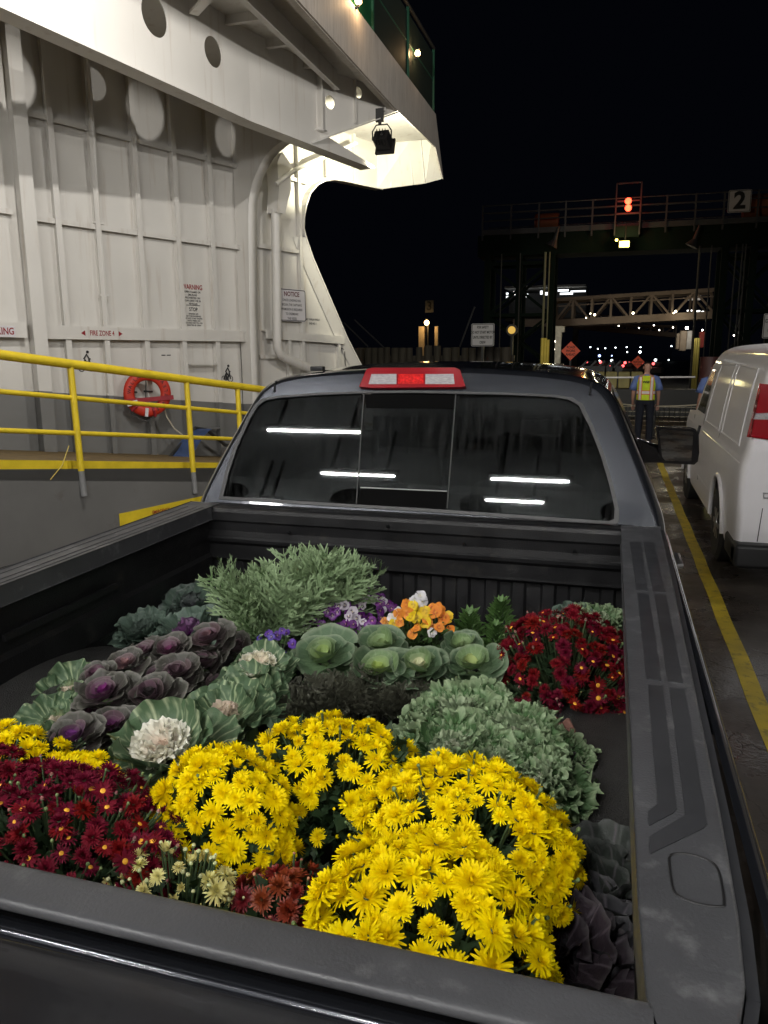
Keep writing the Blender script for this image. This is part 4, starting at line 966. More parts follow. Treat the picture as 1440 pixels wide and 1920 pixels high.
def loft(mb, rings, n=20):
    o = []; fs = []
    for (c, rx, ry) in rings:
        for k in range(n):
            a = 2*PI*k/n; x, y = math.cos(a), math.sin(a)
            x = math.copysign(abs(x)**.8, x); o.append(Vector(c)+Vector((rx*x, ry*y, 0)))
    for i in range(len(rings)-1):
        for k in range(n): fs.append((i*n+k, i*n+(k+1) % n, (i+1)*n+(k+1) % n, (i+1)*n+k))
    mb.add(o, fs)
M_skin = mat('skin', (.50, .27, .20), .55, var=.08, scale=12)
M_navy = mat('navy trousers', (.007, .009, .018), .85, var=.2, scale=10)
M_blue = mat('blue shirt', (.12, .18, .42), .8, var=.1, scale=10)
M_vest = mat('hi vis fabric', (.62, .78, .02), .7, var=.1, scale=10, emit=(.5, .62, .02), estr=.0)
M_vs = mat('reflective stripe', (.82, .74, .70), .4)
M_vo = mat('orange piping', (.72, .16, .05), .6)
def person(label, px, loc, rot, text=True):
    root = thing('person', label, 'person', loc, 'crew in high visibility vests'); 
    h = 1.8
    ch = [[(0, 0, .98, .14), (0, 0, 1.15, .135), (0, 0, 1.33, .155), (0, .0, 1.46, .11), (0, .0, 1.53, .058), (0, .01, 1.585, .062), (0, .015, 1.66, .082), (0, .012, 1.73, .078), (0, .01, 1.775, .05)]]
    for s in (-1, 1):
        ch.append([(0, 0, 1.46, .11), (s*.17, 0, 1.45, .062), (s*.255, .01, 1.22, .05), (s*.27, -.03 if 0 else .0, 1.14, .045), (s*.275, .07, .98, .036), (s*.27, .12, .9, .03), (s*.268, .15, .86, .036), (s*.266, .18, .82, .034)])
        ch.append([(0, 0, .98, .14), (s*.1, 0, .9, .098), (s*.115, .015, .52, .062), (s*.12, 0, .32, .055), (s*.125, -.02, .1, .04), (s*.13, .02, .05, .042), (s*.14, .14, .035, .038)])
        for i, (dx, ln) in enumerate(((-.028, .06), (-.01, .072), (.009, .068), (.027, .052))):
            bx = s*.266+dx; ch.append([(bx, .19, .805, .009), (bx, .205, .775, .0085), (bx, .20, .775-ln*.55, .008), (bx-.0, .185, .775-ln, .006)])
        ch.append([(s*.266-s*.03, .165, .85, .011), (s*.266-s*.055, .19, .83, .0095), (s*.266-s*.058, .205, .79, .008)])
    body = skin('body', ch, M_skin, root)
    mb = MB()
    for s in (-1, 1): mb.sphere((s*.083, .01, 1.675), (.012, .022, .033), 8, 6)
    mb.sphere((0, .095, 1.66), (.014, .02, .022), 8, 6); obj('ears_and_nose', mb, M_skin, root, local=True, smooth=True).parent = root
    mb = MB()
    for s in (-1, 1): mb.sphere((s*.032, .088, 1.69), .009, 8, 6)
    mb.beam((-.022, .088, 1.625), (.022, .088, 1.625), .006, .006); obj('eyes_and_mouth', mb, M_dark, root, local=True).parent = root
    mb = MB()
    for s in (-1, 1): loft(mb, [((s*.09, 0, .98), .105, .125), ((s*.1, 0, .86), .108, .115), ((s*.115, .015, .55), .082, .085), ((s*.12, 0, .32), .078, .08), ((s*.125, -.01, .1), .075, .085), ((s*.125, -.01, .07), .076, .086)])
    loft(mb, [((0, 0, 1.04), .18, .13), ((0, 0, .95), .19, .14), ((0, 0, .86), .17, .125)]); obj('trousers', mb, M_navy, root, local=True, smooth=True)
    mb = MB(); loft(mb, [((0, 0, .99), .185, .14), ((0, 0, 1.15), .182, .135), ((0, 0, 1.33), .205, .14), ((0, 0, 1.44), .18, .11), ((0, 0, 1.5), .09, .075), ((0, 0, 1.53), .065, .065)])
    for s in (-1, 1): mb.tube([(s*.14, 0, 1.45), (s*.205, 0, 1.43), (s*.262, .005, 1.28), (s*.285, .01, 1.18)], [.07, .082, .08, .085], 14)
    obj('shirt', mb, M_blue, root, local=True, smooth=True)
    mb = MB(); loft(mb, [((0, 0, .96), .20, .155), ((0, 0, 1.15), .195, .152), ((0, 0, 1.33), .212, .157), ((0, 0, 1.42), .2, .135), ((0, 0, 1.475), .14, .1), ((0, 0, 1.5), .09, .085)])
    vest = obj('vest', mb, M_vest, root, local=True, smooth=True)
    def band(mb, z, hh, m=0, e=.004):
        k = lambda z_: ((.20, .155) if z_ < 1.1 else (.195, .152) if z_ < 1.2 else (.212, .157))
        a, b = k(z)
        loft(mb, [((0, 0, z-hh/2), a+e, b+e), ((0, 0, z+hh/2), a+e, b+e)])
    mb = MB(); band(mb, 1.13, .095, e=.005); o = obj('waist_piping', mb, M_vo, vest, local=True, smooth=True)
    mb = MB(); band(mb, 1.13, .06, e=.008); o = obj('waist_stripe', mb, M_vs, vest, local=True, smooth=True)
    def yb(x, z):
        rx, ry = ((.2, .155) if z < 1.1 else (.206, .156)); 
        if z > 1.42: ry = .125
        if z > 1.47: ry = .1
        q = max(0, 1-(abs(x)/rx)**2.5); return ry*q**.5
    for wd, m, e, nm in ((.078, M_vo, .007, 'piping'), (.048, M_vs, .011, 'stripe')):
        for s in (-1, 1):
            for fb in (-1, 1):
                mb = MB(); mb.grid(lambda u, v: Vector((s*.122+(v-.5)*wd, fb*(yb(s*.122+(v-.5)*wd, .97+.5*u)+e), .97+.5*u)), 14, 3); obj(nm, mb, m, vest, local=True, smooth=True)
    if text:
        mb = MB(); text_mb(mb, 'WSF', .075, lambda x, y, d: Vector((x, -.168-d, 1.36+y)), bold=.03); obj('lettering', mb, M_text, vest, local=True)
    mb = MB()
    for s in (-1, 1): mb.box((s*.13-.045, -.1, 0), (s*.13+.045, .2, .07)); mb.box((s*.13-.04, -.09, .07), (s*.13+.04, .06, .13))
    obj('shoes', mb, M_black, root, local=True, bevel=.02)
    root.rotation_euler = (0, 0, rot); root.scale = (h/1.8,)*3
    return root
p1 = onz(1205, 829, 0)
person('worker seen from behind in blue shirt, navy trousers and bright vest lettered on the back', 0, p1, R_(-4))
p2 = Vector((2.02, 17.4, 0))
person('worker mostly hidden behind the front of the white van', 0, p2, R_(10), text=False)
# ================================================================ net across the deck end
net = thing('safety_net', 'dark rope net sagging across the open deck end behind the worker', 'net', (0, 20, 0))
M_rope = mat('net rope', (.42, .38, .30), .9)
def topz(x): return .82-.10*math.sin(PI*((x+3.0) % 2.7)/2.7)
mb = MB(); n = 66
for i in range(n):
    x = -3.5+8*i/n; 
    for dx in (-1, 1):
        mb.beam((x, 20, topz(x)), (x+dx*.0, 20, .02), .012, .012)
for k in range(7):
    zz = .02+.8*k/7; mb.beam((-3.5, 20.0, zz), (4.5, 20.0, zz), .012, .012)
mb.tube([(x_/10, 20, topz(x_/10)) for x_ in range(-35, 46)], .02, 6)
obj('mesh', mb, M_rope, net)
for x in (-3.5, -.3, 1.0, 4.5):
    mb = MB(); mb.box((x-.04, 19.96, 0), (x+.04, 20.04, .92)); obj('post', mb, M_dark, net, bevel=.01)
mb = MB(); mb.tube([(-2, 20.3, 1.38), (1.9, 20.3, 1.42)], .022, 8); g_ = thing('road_barrier', 'thin white horizontal barrier arm passing behind the worker', 'barrier', (-2, 20.3, 0)); obj('arm', mb, M_signw, g_, smooth=True)
mb = MB(); mb.box((-2.1, 20.22, -.5), (-1.9, 20.38, 1.45)); obj('stand', mb, M_dark, g_)
mb = MB(); mb.tube([(2.2, 20.3, 1.3), (2.2, 20.3, 1.9)], .22, 14); mb.box((2.1, 20.25, -.5), (2.3, 20.35, 1.3)); tag(obj('capstan', mb, mat('maroon paint', (.06, .018, .016), .5), smooth=True), 'dark maroon drum on a stand beyond the net near the van', 'drum')
# cone ahead of the truck (seen through the cab glass)
def cone(x, y, lab):
    c = thing('traffic_cone', lab, 'traffic cone', (x, y, 0)); mo = mat('cone orange', (.75, .1, .02), .5)
    mb = MB(); mb.tube([(x, y, .04), (x, y, .72)], [.15, .03], 20); obj('body', mb, mo, c, smooth=True)
    mb = MB(); mb.tube([(x, y, .36), (x, y, .5)], [.097, .072], 20, cap=False); mb.tube([(x, y, .57), (x, y, .65)], [.061, .046], 20, cap=False); obj('collar', mb, M_signw, c, smooth=True)
    mb = MB(); mb.box((x-.18, y-.18, 0), (x+.18, y+.18, .04)); obj('base', mb, mo, c, bevel=.01)
pc = onz(888, 806, 0); cone(pc.x, pc.y, 'orange and white traffic cone seen through the truck cab glass')
# ================================================================ background terminal
def at(px, py, y): return ony(px, py, y)
M_gsteel = mat('dark green gantry steel', (.010, .018, .014), .85, var=.2, scale=.6, spec=.08)
M_rail = mat('galvanised rail', (.06, .06, .065), .5)
GY = 40
gan = thing('gantry', 'dark green steel gantry across the slip with walkway and railings', 'gantry', (0, GY, 0))
a = at(903, 438, GY); b = at(1442, 398, GY); zd = (a.z+b.z)/2
xl, xr = a.x, 16
mb = MB(); mb.box((xl, GY, zd-.25), (xr, GY+2.2, zd)); obj('walkway', mb, M_rail, gan)
mb = MB(); mb.box((xl-.2, GY+.1, zd-1.25), (xr, GY+2.0, zd-.26)); obj('beam', mb, M_gsteel, gan)
for px in (905, 958, 1010, 1060, 1110, 1200, 1248, 1302, 1355, 1418):
    x = at(px, 420, GY).x; mb = MB(); mb.box((x-.04, GY-.06, zd-.5), (x+.04, GY, zd+1.15)); obj('post', mb, M_rail, gan)
for hgt in (.4, .78, 1.12):
    mb = MB(); mb.tube([(xl, GY-.03, zd+hgt), (xr, GY-.03, zd+hgt)], .03, 6); obj('rail', mb, M_rail, gan)
    mb = MB(); mb.tube([(xl, GY+2.2, zd+hgt), (xr, GY+2.2, zd+hgt)], .03, 6); obj('rail', mb, M_rail, gan)
M_rust = mat('rusty drum', (.25, .08, .03), .7)
mb = MB(); mb.tube([(at(1000, 410, GY).x, GY+1, zd+.4), (at(1045, 410, GY).x, GY+1, zd+.4)], .4, 16); obj('drum', mb, M_rust, gan, smooth=True); mb = MB(); mb.tube([(at(1400, 385, GY).x, GY+1, zd+.6), (xr, GY+1, zd+.6)], .55, 16); obj('drum', mb, M_rust, gan, smooth=True)
for (p0, p1_) in ((905, 1040), (1345, 1470)):
    x0 = at(p0, 560, GY).x; x1 = at(p1_, 560, GY).x
    for x in (x0+.2, (x0+x1)/2, x1-.2):
        for yy in (GY+.2, GY+1.9):
            mb = MB(); mb.box((x-.15, yy-.15, -3), (x+.15, yy+.15, zd-1.2)); obj('column', mb, M_gsteel, gan)
    zs = [-1, 1.4, 3.9, 6.4]
    for z0, z1 in zip(zs, zs[1:]):
        for yy in (GY+.2, GY+1.9):
            mb = MB(); mb.beam((x0+.2, yy, z0), (x1-.2, yy, z1), .12, .12); mb.beam((x1-.2, yy, z0), (x0+.2, yy, z1), .12, .12); mb.beam((x0+.2, yy, z1), (x1-.2, yy, z1), .16, .16); obj('bracing', mb, M_gsteel, gan)
for px in (1022, 1030, 1310, 1332, 1378, 1390, 1396, 940, 975):
    x = at(px, 500, GY-.3).x; mb = MB(); mb.tube([(x, GY-.3, 0), (x, GY-.3, zd-1.2)], .035 if px not in (1022, 1310) else .06, 6); obj('cable', mb, mat('pale cable', (.3, .3, .2), .5) if px in (1022, 1030) else M_rail, gan)
for px in (1012, 1308):
    p = at(px+22 if px < 1100 else px-12, 462, GY-.6)
    mb = MB(); mb.tube([p+Vector((.3, 0, .9)), p+Vector((.15, 0, .3)), p], [.05, .12, .3], 12); obj('sheave', mb, M_rail, gan)
# control box with red signals
sb = at(1178, 385, GY-.5)
sg_ = thing('signal_box', 'caged signal box with two glowing red lamps on the gantry', 'traffic signal', Vector((sb.x, GY-.5, zd)))
for dx in (-.55, .55):
    for dy in (0, .4):
        mb = MB(); mb.box((sb.x+dx-.03, GY-.5+dy-.03, zd-.6), (sb.x+dx+.03, GY-.5+dy+.03, zd+1.7)); obj('cage_post', mb, M_rail, sg_)
for z_ in (.35, .9, 1.68):
    mb = MB(); mb.box((sb.x-.56, GY-.53, zd+z_-.03), (sb.x+.56, GY-.47, zd+z_+.03)); obj('cage_rail', mb, M_rail, sg_)
mb = MB(); mb.box((sb.x-.55, GY-.5, zd-.7), (sb.x+.55, GY-.1, zd-.2)); obj('base_box', mb, M_gsteel, sg_)
for py in (377, 390):
    p = at(1178, py, GY-.6); mb = MB(); mb.sphere(p, .15, 12, 8); obj('red_lamp', mb, mat('red signal', (1, .1, .05), .3, emit=(1, .05, .02), estr=9), sg_, smooth=True)
lamp('signal_light', 'POINT', at(1178, 384, GY-.9), 25, (1, .05, .02), sg_, .1)
fp = at(1172, 458, GY-.9)
gl_l = thing('gantry_floodlight', 'bright yellow floodlight hanging under the gantry walkway', 'floodlight', fp)
mb = MB(); mb.box(fp+Vector((-.3, 0, -.16)), fp+Vector((.22, .3, .16))); obj('housing', mb, M_dark, gl_l, bevel=.03)
mb = MB(); mb.box(fp+Vector((-.25, -.02, -.12)), fp+Vector((.18, 0, .14))); mb.sphere(at(1156, 450, GY-.95), .06, 8, 6); obj('lens', mb, mat('yellow lamp lens', (1, .9, .4), .3, emit=(1, .72, .10), estr=14), gl_l)
mb = MB(); mb.tube([fp+Vector((0, .15, .1)), fp+Vector((0, .4, .9))], .03, 6); obj('bracket', mb, M_dark, gl_l)
lamp('gantry_flood_light', 'POINT', fp+Vector((0, -.3, 0)), 45, (1, .85, .4), gl_l, .15)
def psign(name, px0, py0, px1, py1, y, lines, lab, sizes, col=M_signw, tm=M_text, post=None, cat='sign', bold=.015, sx=1.0):
    a = at(px0, py0, y); b = at(px1, py1, y); cx, cz = (a.x+b.x)/2, (a.z+b.z)/2; w, h_ = abs(b.x-a.x), abs(a.z-b.z)
    t = thing(name, lab, cat, (cx, y, cz-h_/2 if post is None else post))
    mb = MB(); mb.prism(rrect(cx-w/2, cz-h_/2, cx+w/2, cz+h_/2, w*.06), [], lambda p, q, o: Vector((p, y+o, q)), .03); obj('panel', mb, col, t)
    mb = MB(); mb.prism(rrect(cx-w/2+.02*w, cz-h_/2+.02*w, cx+w/2-.02*w, cz+h_/2-.02*w, w*.05), [rrect(cx-w/2+.045*w, cz-h_/2+.045*w, cx+w/2-.045*w, cz+h_/2-.045*w, w*.04)], lambda p, q, o: Vector((p, y-.004+o, q)), .003); obj('border', mb, tm, t)
    mb = MB(); n = len(lines)
    for i, l in enumerate(lines):
        text_mb(mb, l, sizes*h_, lambda p, q, d: Vector((cx+p, y-.004-d, cz+h_*.5-h_*(i+.5+(.25 if n > 1 else 0))/(n+(.5 if n > 1 else 0))+q)), bold=bold, sx=sx)
    obj('lettering', mb, tm, t)
    if post is not None:
        mb = MB(); mb.box((cx-.05, y+.03, post), (cx+.05, y+.12, cz+h_*.4)); obj('post', mb, M_dark, t)
    return t
psign('slip_number_sign', 1367, 357, 1407, 397, GY-.3, ['2'], 'white slip number sign reading 2 on the gantry railing', 1.05, bold=.035)
psign('slip_number_sign', 797, 563, 813, 586, 62, ['3'], 'dim slip number sign reading 3 above the amber lamp in the distance', 1.0, col=mat('dim sign', (.10, .10, .10), .6), bold=.01)
psign('safety_sign', 884, 607, 926, 649, 31, ['FOR SAFETY', 'DO NOT START MOTOR', 'UNTIL DIRECTED BY', 'CREW'], 'white sign about not starting motors on the pier left of the gantry', .16, post=-2, sx=.6, bold=.03)
psign('safety_sign', 1433, 588, 1475, 634, 29, ['DO NOT', 'UNTIL'], 'white sign at the right photo border above the van roof', .2, post=-2)
# orange road signs
def diamond(px, py, r, y, lab, lines):
    c = at(px, py, y); t = thing('warning_sign', lab, 'sign', (c.x, y, -1)); 
    mb = MB(); mb.prism([(c.x-r, c.z), (c.x, c.z-r), (c.x+r, c.z), (c.x, c.z+r)], [], lambda p, q, o: Vector((p, y+o, q)), .02); obj('panel', mb, mat('orange sign', (.85, .13, .05), .5, emit=(.85, .1, .04), estr=.12), t)
    mb = MB()
    for i, l in enumerate(lines): text_mb(mb, l, r*.36, lambda p, q, d: Vector((c.x+p, y-.003-d, c.z+r*.38*(1-i)+q)), bold=.02, sx=.85)
    obj('lettering', mb, M_text, t)
    mb = MB(); mb.box((c.x-.04, y+.03, -1), (c.x+.04, y+.08, c.z)); obj('post', mb, M_dark, t)
diamond(1070, 658, .42, 36, 'orange diamond sign with three lines of lettering beside the left gantry tower', ['ROAD', 'WORK', 'AHEAD'])
diamond(1196, 679, .36, 46, 'red orange diamond sign far behind the worker\'s head', ['BE', 'PREPARED', 'TO STOP'])
# transfer span and quay
mb = MB(); mb.box((-3.5, 20.8, -.9), (9, 70, -.25)); tag(obj('transfer_span', mb, mat('dark asphalt', (.035, .033, .03), .5, var=.3, scale=1)), kind='structure')
mb = MB(); mb.box((-60, 70, -3.5), (140, 260, -.3)); tag(obj('quay', mb, mat('dark asphalt', (.035, .033, .03), .5)), kind='structure')
for i, (a0, a1) in enumerate(((1103, 1133), (1136, 1157), (1160, 1181), (1184, 1205))):
    p = at(a0, 697, 30); q_ = at(a1, 710, 30); mb = MB(); mb.box((p.x, 30, q_.z-.35), (q_.x, 30.5, p.z))
    tag(obj('barrier_block', mb, mat('yellow block paint', (.42, .36, .14), .6, var=.3, scale=2), bevel=.04), ('pale yellow barrier block nearest the truck roof', 'second pale yellow barrier block, left of the worker', 'third pale yellow barrier block, just left of the worker\'s shoulder', 'last pale yellow barrier block, behind the worker\'s head')[i], 'barrier block', 'barrier blocks beyond the net')
mb = MB(); mb.box((-2, 29.8, -.3), (6, 30.6, at(1150, 712, 30).z-.33)); tag(obj('ramp_edge', mb, M_dark), 'dark steel edge of the transfer span under the barrier blocks', 'ramp edge')
for k, px in enumerate((1095, 1112, 1128, 1144, 1158)):
    p = at(px, 684, 34)
    mb = MB(); mb.beam(p+Vector((-.15, 0, -.12)), p+Vector((.12, 0, .16)), .12, .08)
    mb.box(p+Vector((-.2, .05, -2.0)), p+Vector((.2, .15, -.05)))
    tag(obj('marker_board', mb, M_rail), 'grey slanted marker board in the row beyond the barrier blocks', 'marker board', 'row of slanted marker boards')
# timber piles
rng = random.Random(5)
M_pile = mat('weathered pile timber', (.10, .088, .07), .9, var=.35, scale=2, stretch=(4, 4, .4), bump=.4, bscale=6)
pxs = [668, 676, 690, 703, 714, 726, 741, 755, 768, 786, 803, 820, 838, 854, 872, 886, 902, 918, 933, 949]
tops = [653, 652, 652, 652, 652, 651, 652, 652, 652, 651, 648, 648, 652, 651, 652, 652, 651, 651, 651, 651]
for i, (px, py) in enumerate(zip(pxs, tops)):
    y = 34+rng.uniform(-.3, .3); p = at(px, py, y); r = .17+rng.uniform(-.03, .03)
    mb = MB(); mb.tube([(p.x+rng.uniform(-.05, .05), y, -4), (p.x, y, p.z-.1), (p.x, y, p.z)], [r*1.1, r, r*.92], 12)
    tag(obj('timber_pile', mb, M_pile, smooth=True), 'weathered vertical timber pile in the wing wall beyond the ferry end', 'pile', 'timber piles of the wing wall')
mb = MB(); z_ = at(800, 672, 34.4).z; mb.box((at(660, 670, 34.4).x, 34.3, z_-.12), (at(965, 670, 34.4).x, 34.5, z_+.12)); tag(obj('pile_waler', mb, M_pile), 'horizontal timber tying the piles together at the back', 'timber beam')
# distant amber lamp with two lit posts
p = at(800, 605, 62)
t = thing('street_lamp', 'amber lamp beside two lit posts beyond the timber piles', 'lamp', (p.x, 62, -3))
mb = MB(); mb.sphere(p, .2, 10, 8); obj('bulb', mb, mat('amber far bulb', (1, .7, .4), .3, emit=(1, .6, .22), estr=20), t)
mb = MB(); mb.box((p.x-.06, 62.4, -3), (p.x+.06, 62.5, p.z+.3)); mb.box((p.x-.06, 61.95, p.z+.2), (p.x+.06, 62.5, p.z+.3)); obj('post', mb, M_dark, t)
lamp('amber_light', 'POINT', p+Vector((0, -.4, -.2)), 60, (1, .6, .22), t, .2)
for px, w in ((790, .22), (818, .13)):
    q_ = at(px, 612, 62.6); mb = MB(); mb.box((q_.x-w, 62.6, -3), (q_.x+w, 63, q_.z)); tag(obj('mooring_post', mb, mat('pale post', (.5, .42, .3), .7)), 'pale %s post lit by the far amber lamp' % ('thick' if w > .2 else 'thin'), 'post')
# ---------------- pedestrian bridge
M_truss = mat('bridge steel', (.17, .13, .11), .6, var=.1, scale=1)
def truss(name, label, x0, x1, y0, y1, zt0, zt1, zb0, zb1, n, dep, sz=.22):
    t = thing(name, label, 'bridge', ((x0+x1)/2, (y0+y1)/2, min(zb0, zb1)))
    def P(f, top, dd=0): return Vector((x0+(x1-x0)*f, y0+(y1-y0)*f+dd, (zt0+(zt1-zt0)*f) if top else (zb0+(zb1-zb0)*f)))
    for dd in (0, dep):
        mb = MB(); mb.beam(P(0, 1, dd), P(1, 1, dd), sz, sz*1.1); obj('top_chord', mb, M_truss, t)
        mb = MB(); mb.beam(P(0, 0, dd), P(1, 0, dd), sz, sz*2.2); obj('bottom_chord', mb, M_truss, t)
        for k in range(n+1):
            mb = MB(); mb.beam(P(k/n, 1, dd), P(k/n, 0, dd), sz*.7, sz*.7); obj('upright', mb, M_truss, t)
            if k < n:
                mb = MB(); a, b = (0, 1) if k % 2 == 0 else (1, 0); mb.beam(P(k/n, a, dd), P((k+1)/n, b, dd), sz*.6, sz*.6); obj('diagonal', mb, M_truss, t)
    mb = MB(); mb.add([P(0, 0, 0), P(1, 0, 0), P(1, 0, dep), P(0, 0, dep)], [(0, 1, 2, 3)]); obj('floor', mb, M_truss, t)
    mb = MB(); mb.add([P(0, 1, 0)+Z*.1, P(1, 1, 0)+Z*.1, P(1, 1, dep)+Z*.1, P(0, 1, dep)+Z*.1], [(0, 1, 2, 3)]); obj('roof', mb, M_truss, t)
    mb = MB(); mb.beam(P(0, 0, 0)+Z*1.2, P(1, 0, 0)+Z*1.2, .08, .08); obj('handrail', mb, M_truss, t)
    return t
BY = 60
a = at(1040, 562, BY); b = at(1345, 543, BY-3); c = at(1040, 606, BY); d_ = at(1345, 590, BY-3)
brg = truss('pedestrian_bridge', 'brown covered truss footbridge high above the road behind the gantry', a.x, b.x, BY, BY-3, a.z, b.z, c.z, d_.z, 8, 3)
a = at(962, 606, BY+1); mb = MB(); mb.beam(a, Vector((at(1040, 606, BY).x, BY+1, at(1040, 604, BY).z)), .3, .55); obj('approach_beam', mb, M_truss, brg)
a = at(1075, 608, 78); b = at(1268, 612, 70); c = at(1075, 612, 78); d_ = at(1268, 628, 70)
truss('pedestrian_bridge', 'lower slanting footbridge passing under the brown footbridge', a.x, b.x, 78, 70, a.z, b.z, c.z, d_.z, 9, 2.5, .16)
def bulb(px, py, y, r, col, st, lab='small white lamp glowing on the footbridge', grp='lamps on and around the footbridges', e=0, ck='bw'):
    p = at(px, py, y); mb = MB(); mb.sphere(p, r*.42, 8, 6); t = tag(obj('lamp', mb, mat('bulb '+ck, (1, 1, 1), .4, emit=col, estr=st), smooth=True), lab, 'lamp', grp)
    if e: lamp('lamp_glow', 'POINT', p+Vector((0, -.3, -.25)), e*.35, col, None, .15)
for px, py, e in ((1107, 588, 0), (1115, 590, 120), (1187, 587, 100), (1267, 584, 120), (1099, 596, 0), (1263, 587, 0)): bulb(px, py, BY-3.4, .17 if e else .1, (1, .86, .55), 14, e=e)
for px, py in ((1160, 611), (1198, 615), (1226, 610), (1236, 619), (1262, 614), (1376, 629), (1405, 636)): bulb(px, py, 68, .12, (1, .9, .75), 12, ck='b2')
# lit concrete column and equipment
col_ = thing('bridge_support', 'whitish lit support column under the footbridge by the left tower', 'column', (at(1048, 690, 58).x, 58, -1))
x0, x1 = at(1041, 640, 58).x, at(1052, 640, 58).x; mb = MB(); mb.box((x0, 58, -1), (x1, 58.6, at(1040, 611, 58).z)); mb.box((x0-.2, 57.9, at(1040, 612, 58).z-.4), (x1+.2, 58.7, at(1040, 612, 58).z)); obj('column', mb, mat('pale concrete', (.5, .48, .42), .8, var=.3, scale=3), col_)
lamp('column_light', 'POINT', at(1038, 640, 56), 50, (1, .95, .8), col_, .2)
mb = MB(); mb.sphere(at(1038, 640, 56.3), .13, 8, 6); mb.sphere(at(1037, 655, 56.3), .13, 8, 6); obj('lamp', mb, mat('bulb b2', (1, 1, 1)), col_)
def eqp(name, lab, px0, py0, px1, py1, y, m, cat):
    a = at(px0, py0, y); b = at(px1, py1, y); mb = MB(); mb.box((a.x, y, b.z), (b.x, y+.6, a.z)); return tag(obj(name, mb, m, bevel=.04), lab, cat)
M_ylt = mat('yellow pipe guard', (.5, .42, .1), .6)
for (a0, b0, a1, b1, lab) in ((1014, 634, 1019, 680, 'yellow lit vertical guard pipe at the left tower foot, left one'), (1020, 634, 1024, 682, 'yellow lit vertical guard pipe at the left tower foot, middle one'), (1025, 637, 1029, 684, 'yellow lit vertical guard pipe at the left tower foot, right one')):
    a = at(a0, b0, 38); b = at(a1, b1, 38); mb = MB(); mb.tube([((a.x+b.x)/2, 38, -1), ((a.x+b.x)/2, 38, a.z)], abs(b.x-a.x)/2, 12); tag(obj('guard_pipe', mb, M_ylt, smooth=True), lab, 'pipe')
lamp('tower_light', 'POINT', at(1030, 648, 36.5), 25, (1, .86, .4), None, .2)
M_tan = mat('tan board', (.34, .27, .2), .7)
eqp('equipment_panel', 'narrow tan panel, leftmost under the right end of the footbridge', 1269, 625, 1273, 655, 50, M_tan, 'panel')
eqp('equipment_panel', 'wide tan panel lit from above under the right end of the footbridge', 1276, 620, 1286, 658, 50, M_tan, 'panel')
eqp('equipment_panel', 'pale grey panel right of the wide tan one', 1289, 620, 1296, 655, 50, mat('pale panel', (.55, .53, .5), .6), 'panel')
eqp('equipment_panel', 'dark red cabinet with a white top near the right tower', 1313, 622, 1322, 652, 50, mat('dark red cabinet', (.3, .03, .02), .6), 'cabinet')
for px in (1303, 1307, 1311): 
    a = at(px, 634, 49); mb = MB(); mb.tube([(a.x, 49, -1), (a.x, 49, a.z)], .07, 8); tag(obj('guard_pipe', mb, M_ylt, smooth=True), 'yellow guard pipe in the trio at the right tower foot', 'pipe', 'trio of yellow guard pipes')
bulb(1288, 615, 49, .2, (1, .93, .8), 20, 'round lamp above the pale grey panel', 'lamps on and around the footbridges', e=70, ck='b3')
bulb(1317, 619, 48, .1, (1, .93, .8), 14, 'small lamp above the red cabinet', 'lamps on and around the footbridges', e=50, ck='b3')
# terminal building with lit bays
tb = thing('terminal_building', 'distant terminal building with brightly lit glazing under a flat roof', 'building', (at(1010, 560, 90).x, 92, -.3))
x0, x1 = at(948, 560, 90).x, at(1098, 560, 90).x
mb = MB(); zt = at(1000, 535, 90).z; zb = at(1000, 602, 90).z
mb.box((x0, 90, zb), (x1, 104, zb+.4)); mb.box((x0, 93, zb), (x1, 104, zt-.6)); obj('wall', mb, M_dark, tb)
mb = MB(); mb.box((x0, 89, zt-.35), (x1, 104, zt-.1)); obj('roof', mb, M_white, tb)
for xx in (x0+1, (x0+x1)/2, x1-1):
    mb = MB(); mb.box((xx-.3, 92, -.3), (xx+.3, 92.6, zb)); obj('column', mb, M_dark, tb)
for (a0, b0, a1, b1) in ((949, 549, 953, 552), (949, 555, 953, 559), (963, 546, 966, 553), (970, 544, 977, 550), (979, 544, 984, 549), (971, 551, 990, 557), (1013, 545, 1017, 552), (1019, 548, 1043, 553), (1046, 543, 1066, 546), (1050, 549, 1074, 552), (1070, 545, 1098, 547)):
    a = at(a0, b0, 88.9); b = at(a1, b1, 88.9); mb = MB(); mb.box((a.x, 88.9, b.z), (b.x, 89, a.z)); obj('window', mb, mat('lit glazing', (1, 1, 1), .4, emit=(.92, .97, 1), estr=2.2, var=.5, scale=3), tb)
eqp('lit_awning', 'pale lit awning inside the footbridge near the right tower', 1290, 549, 1314, 562, 63, mat('lit awning cloth', (.8, .75, .68), .6, emit=(1, .9, .8), estr=.25), 'awning')
for k, (a0, a1) in enumerate(((1289, 1300), (1303, 1313), (1316, 1326))):
    eqp('strip_light', 'cool strip light behind the footbridge rail near the right tower', a0, 581+k, a1, 583+k, 66, mat('strip tube', (1, 1, 1), .4, emit=(1, 1, .95), estr=3), 'strip light')['group'] = 'strip lights by the right tower'
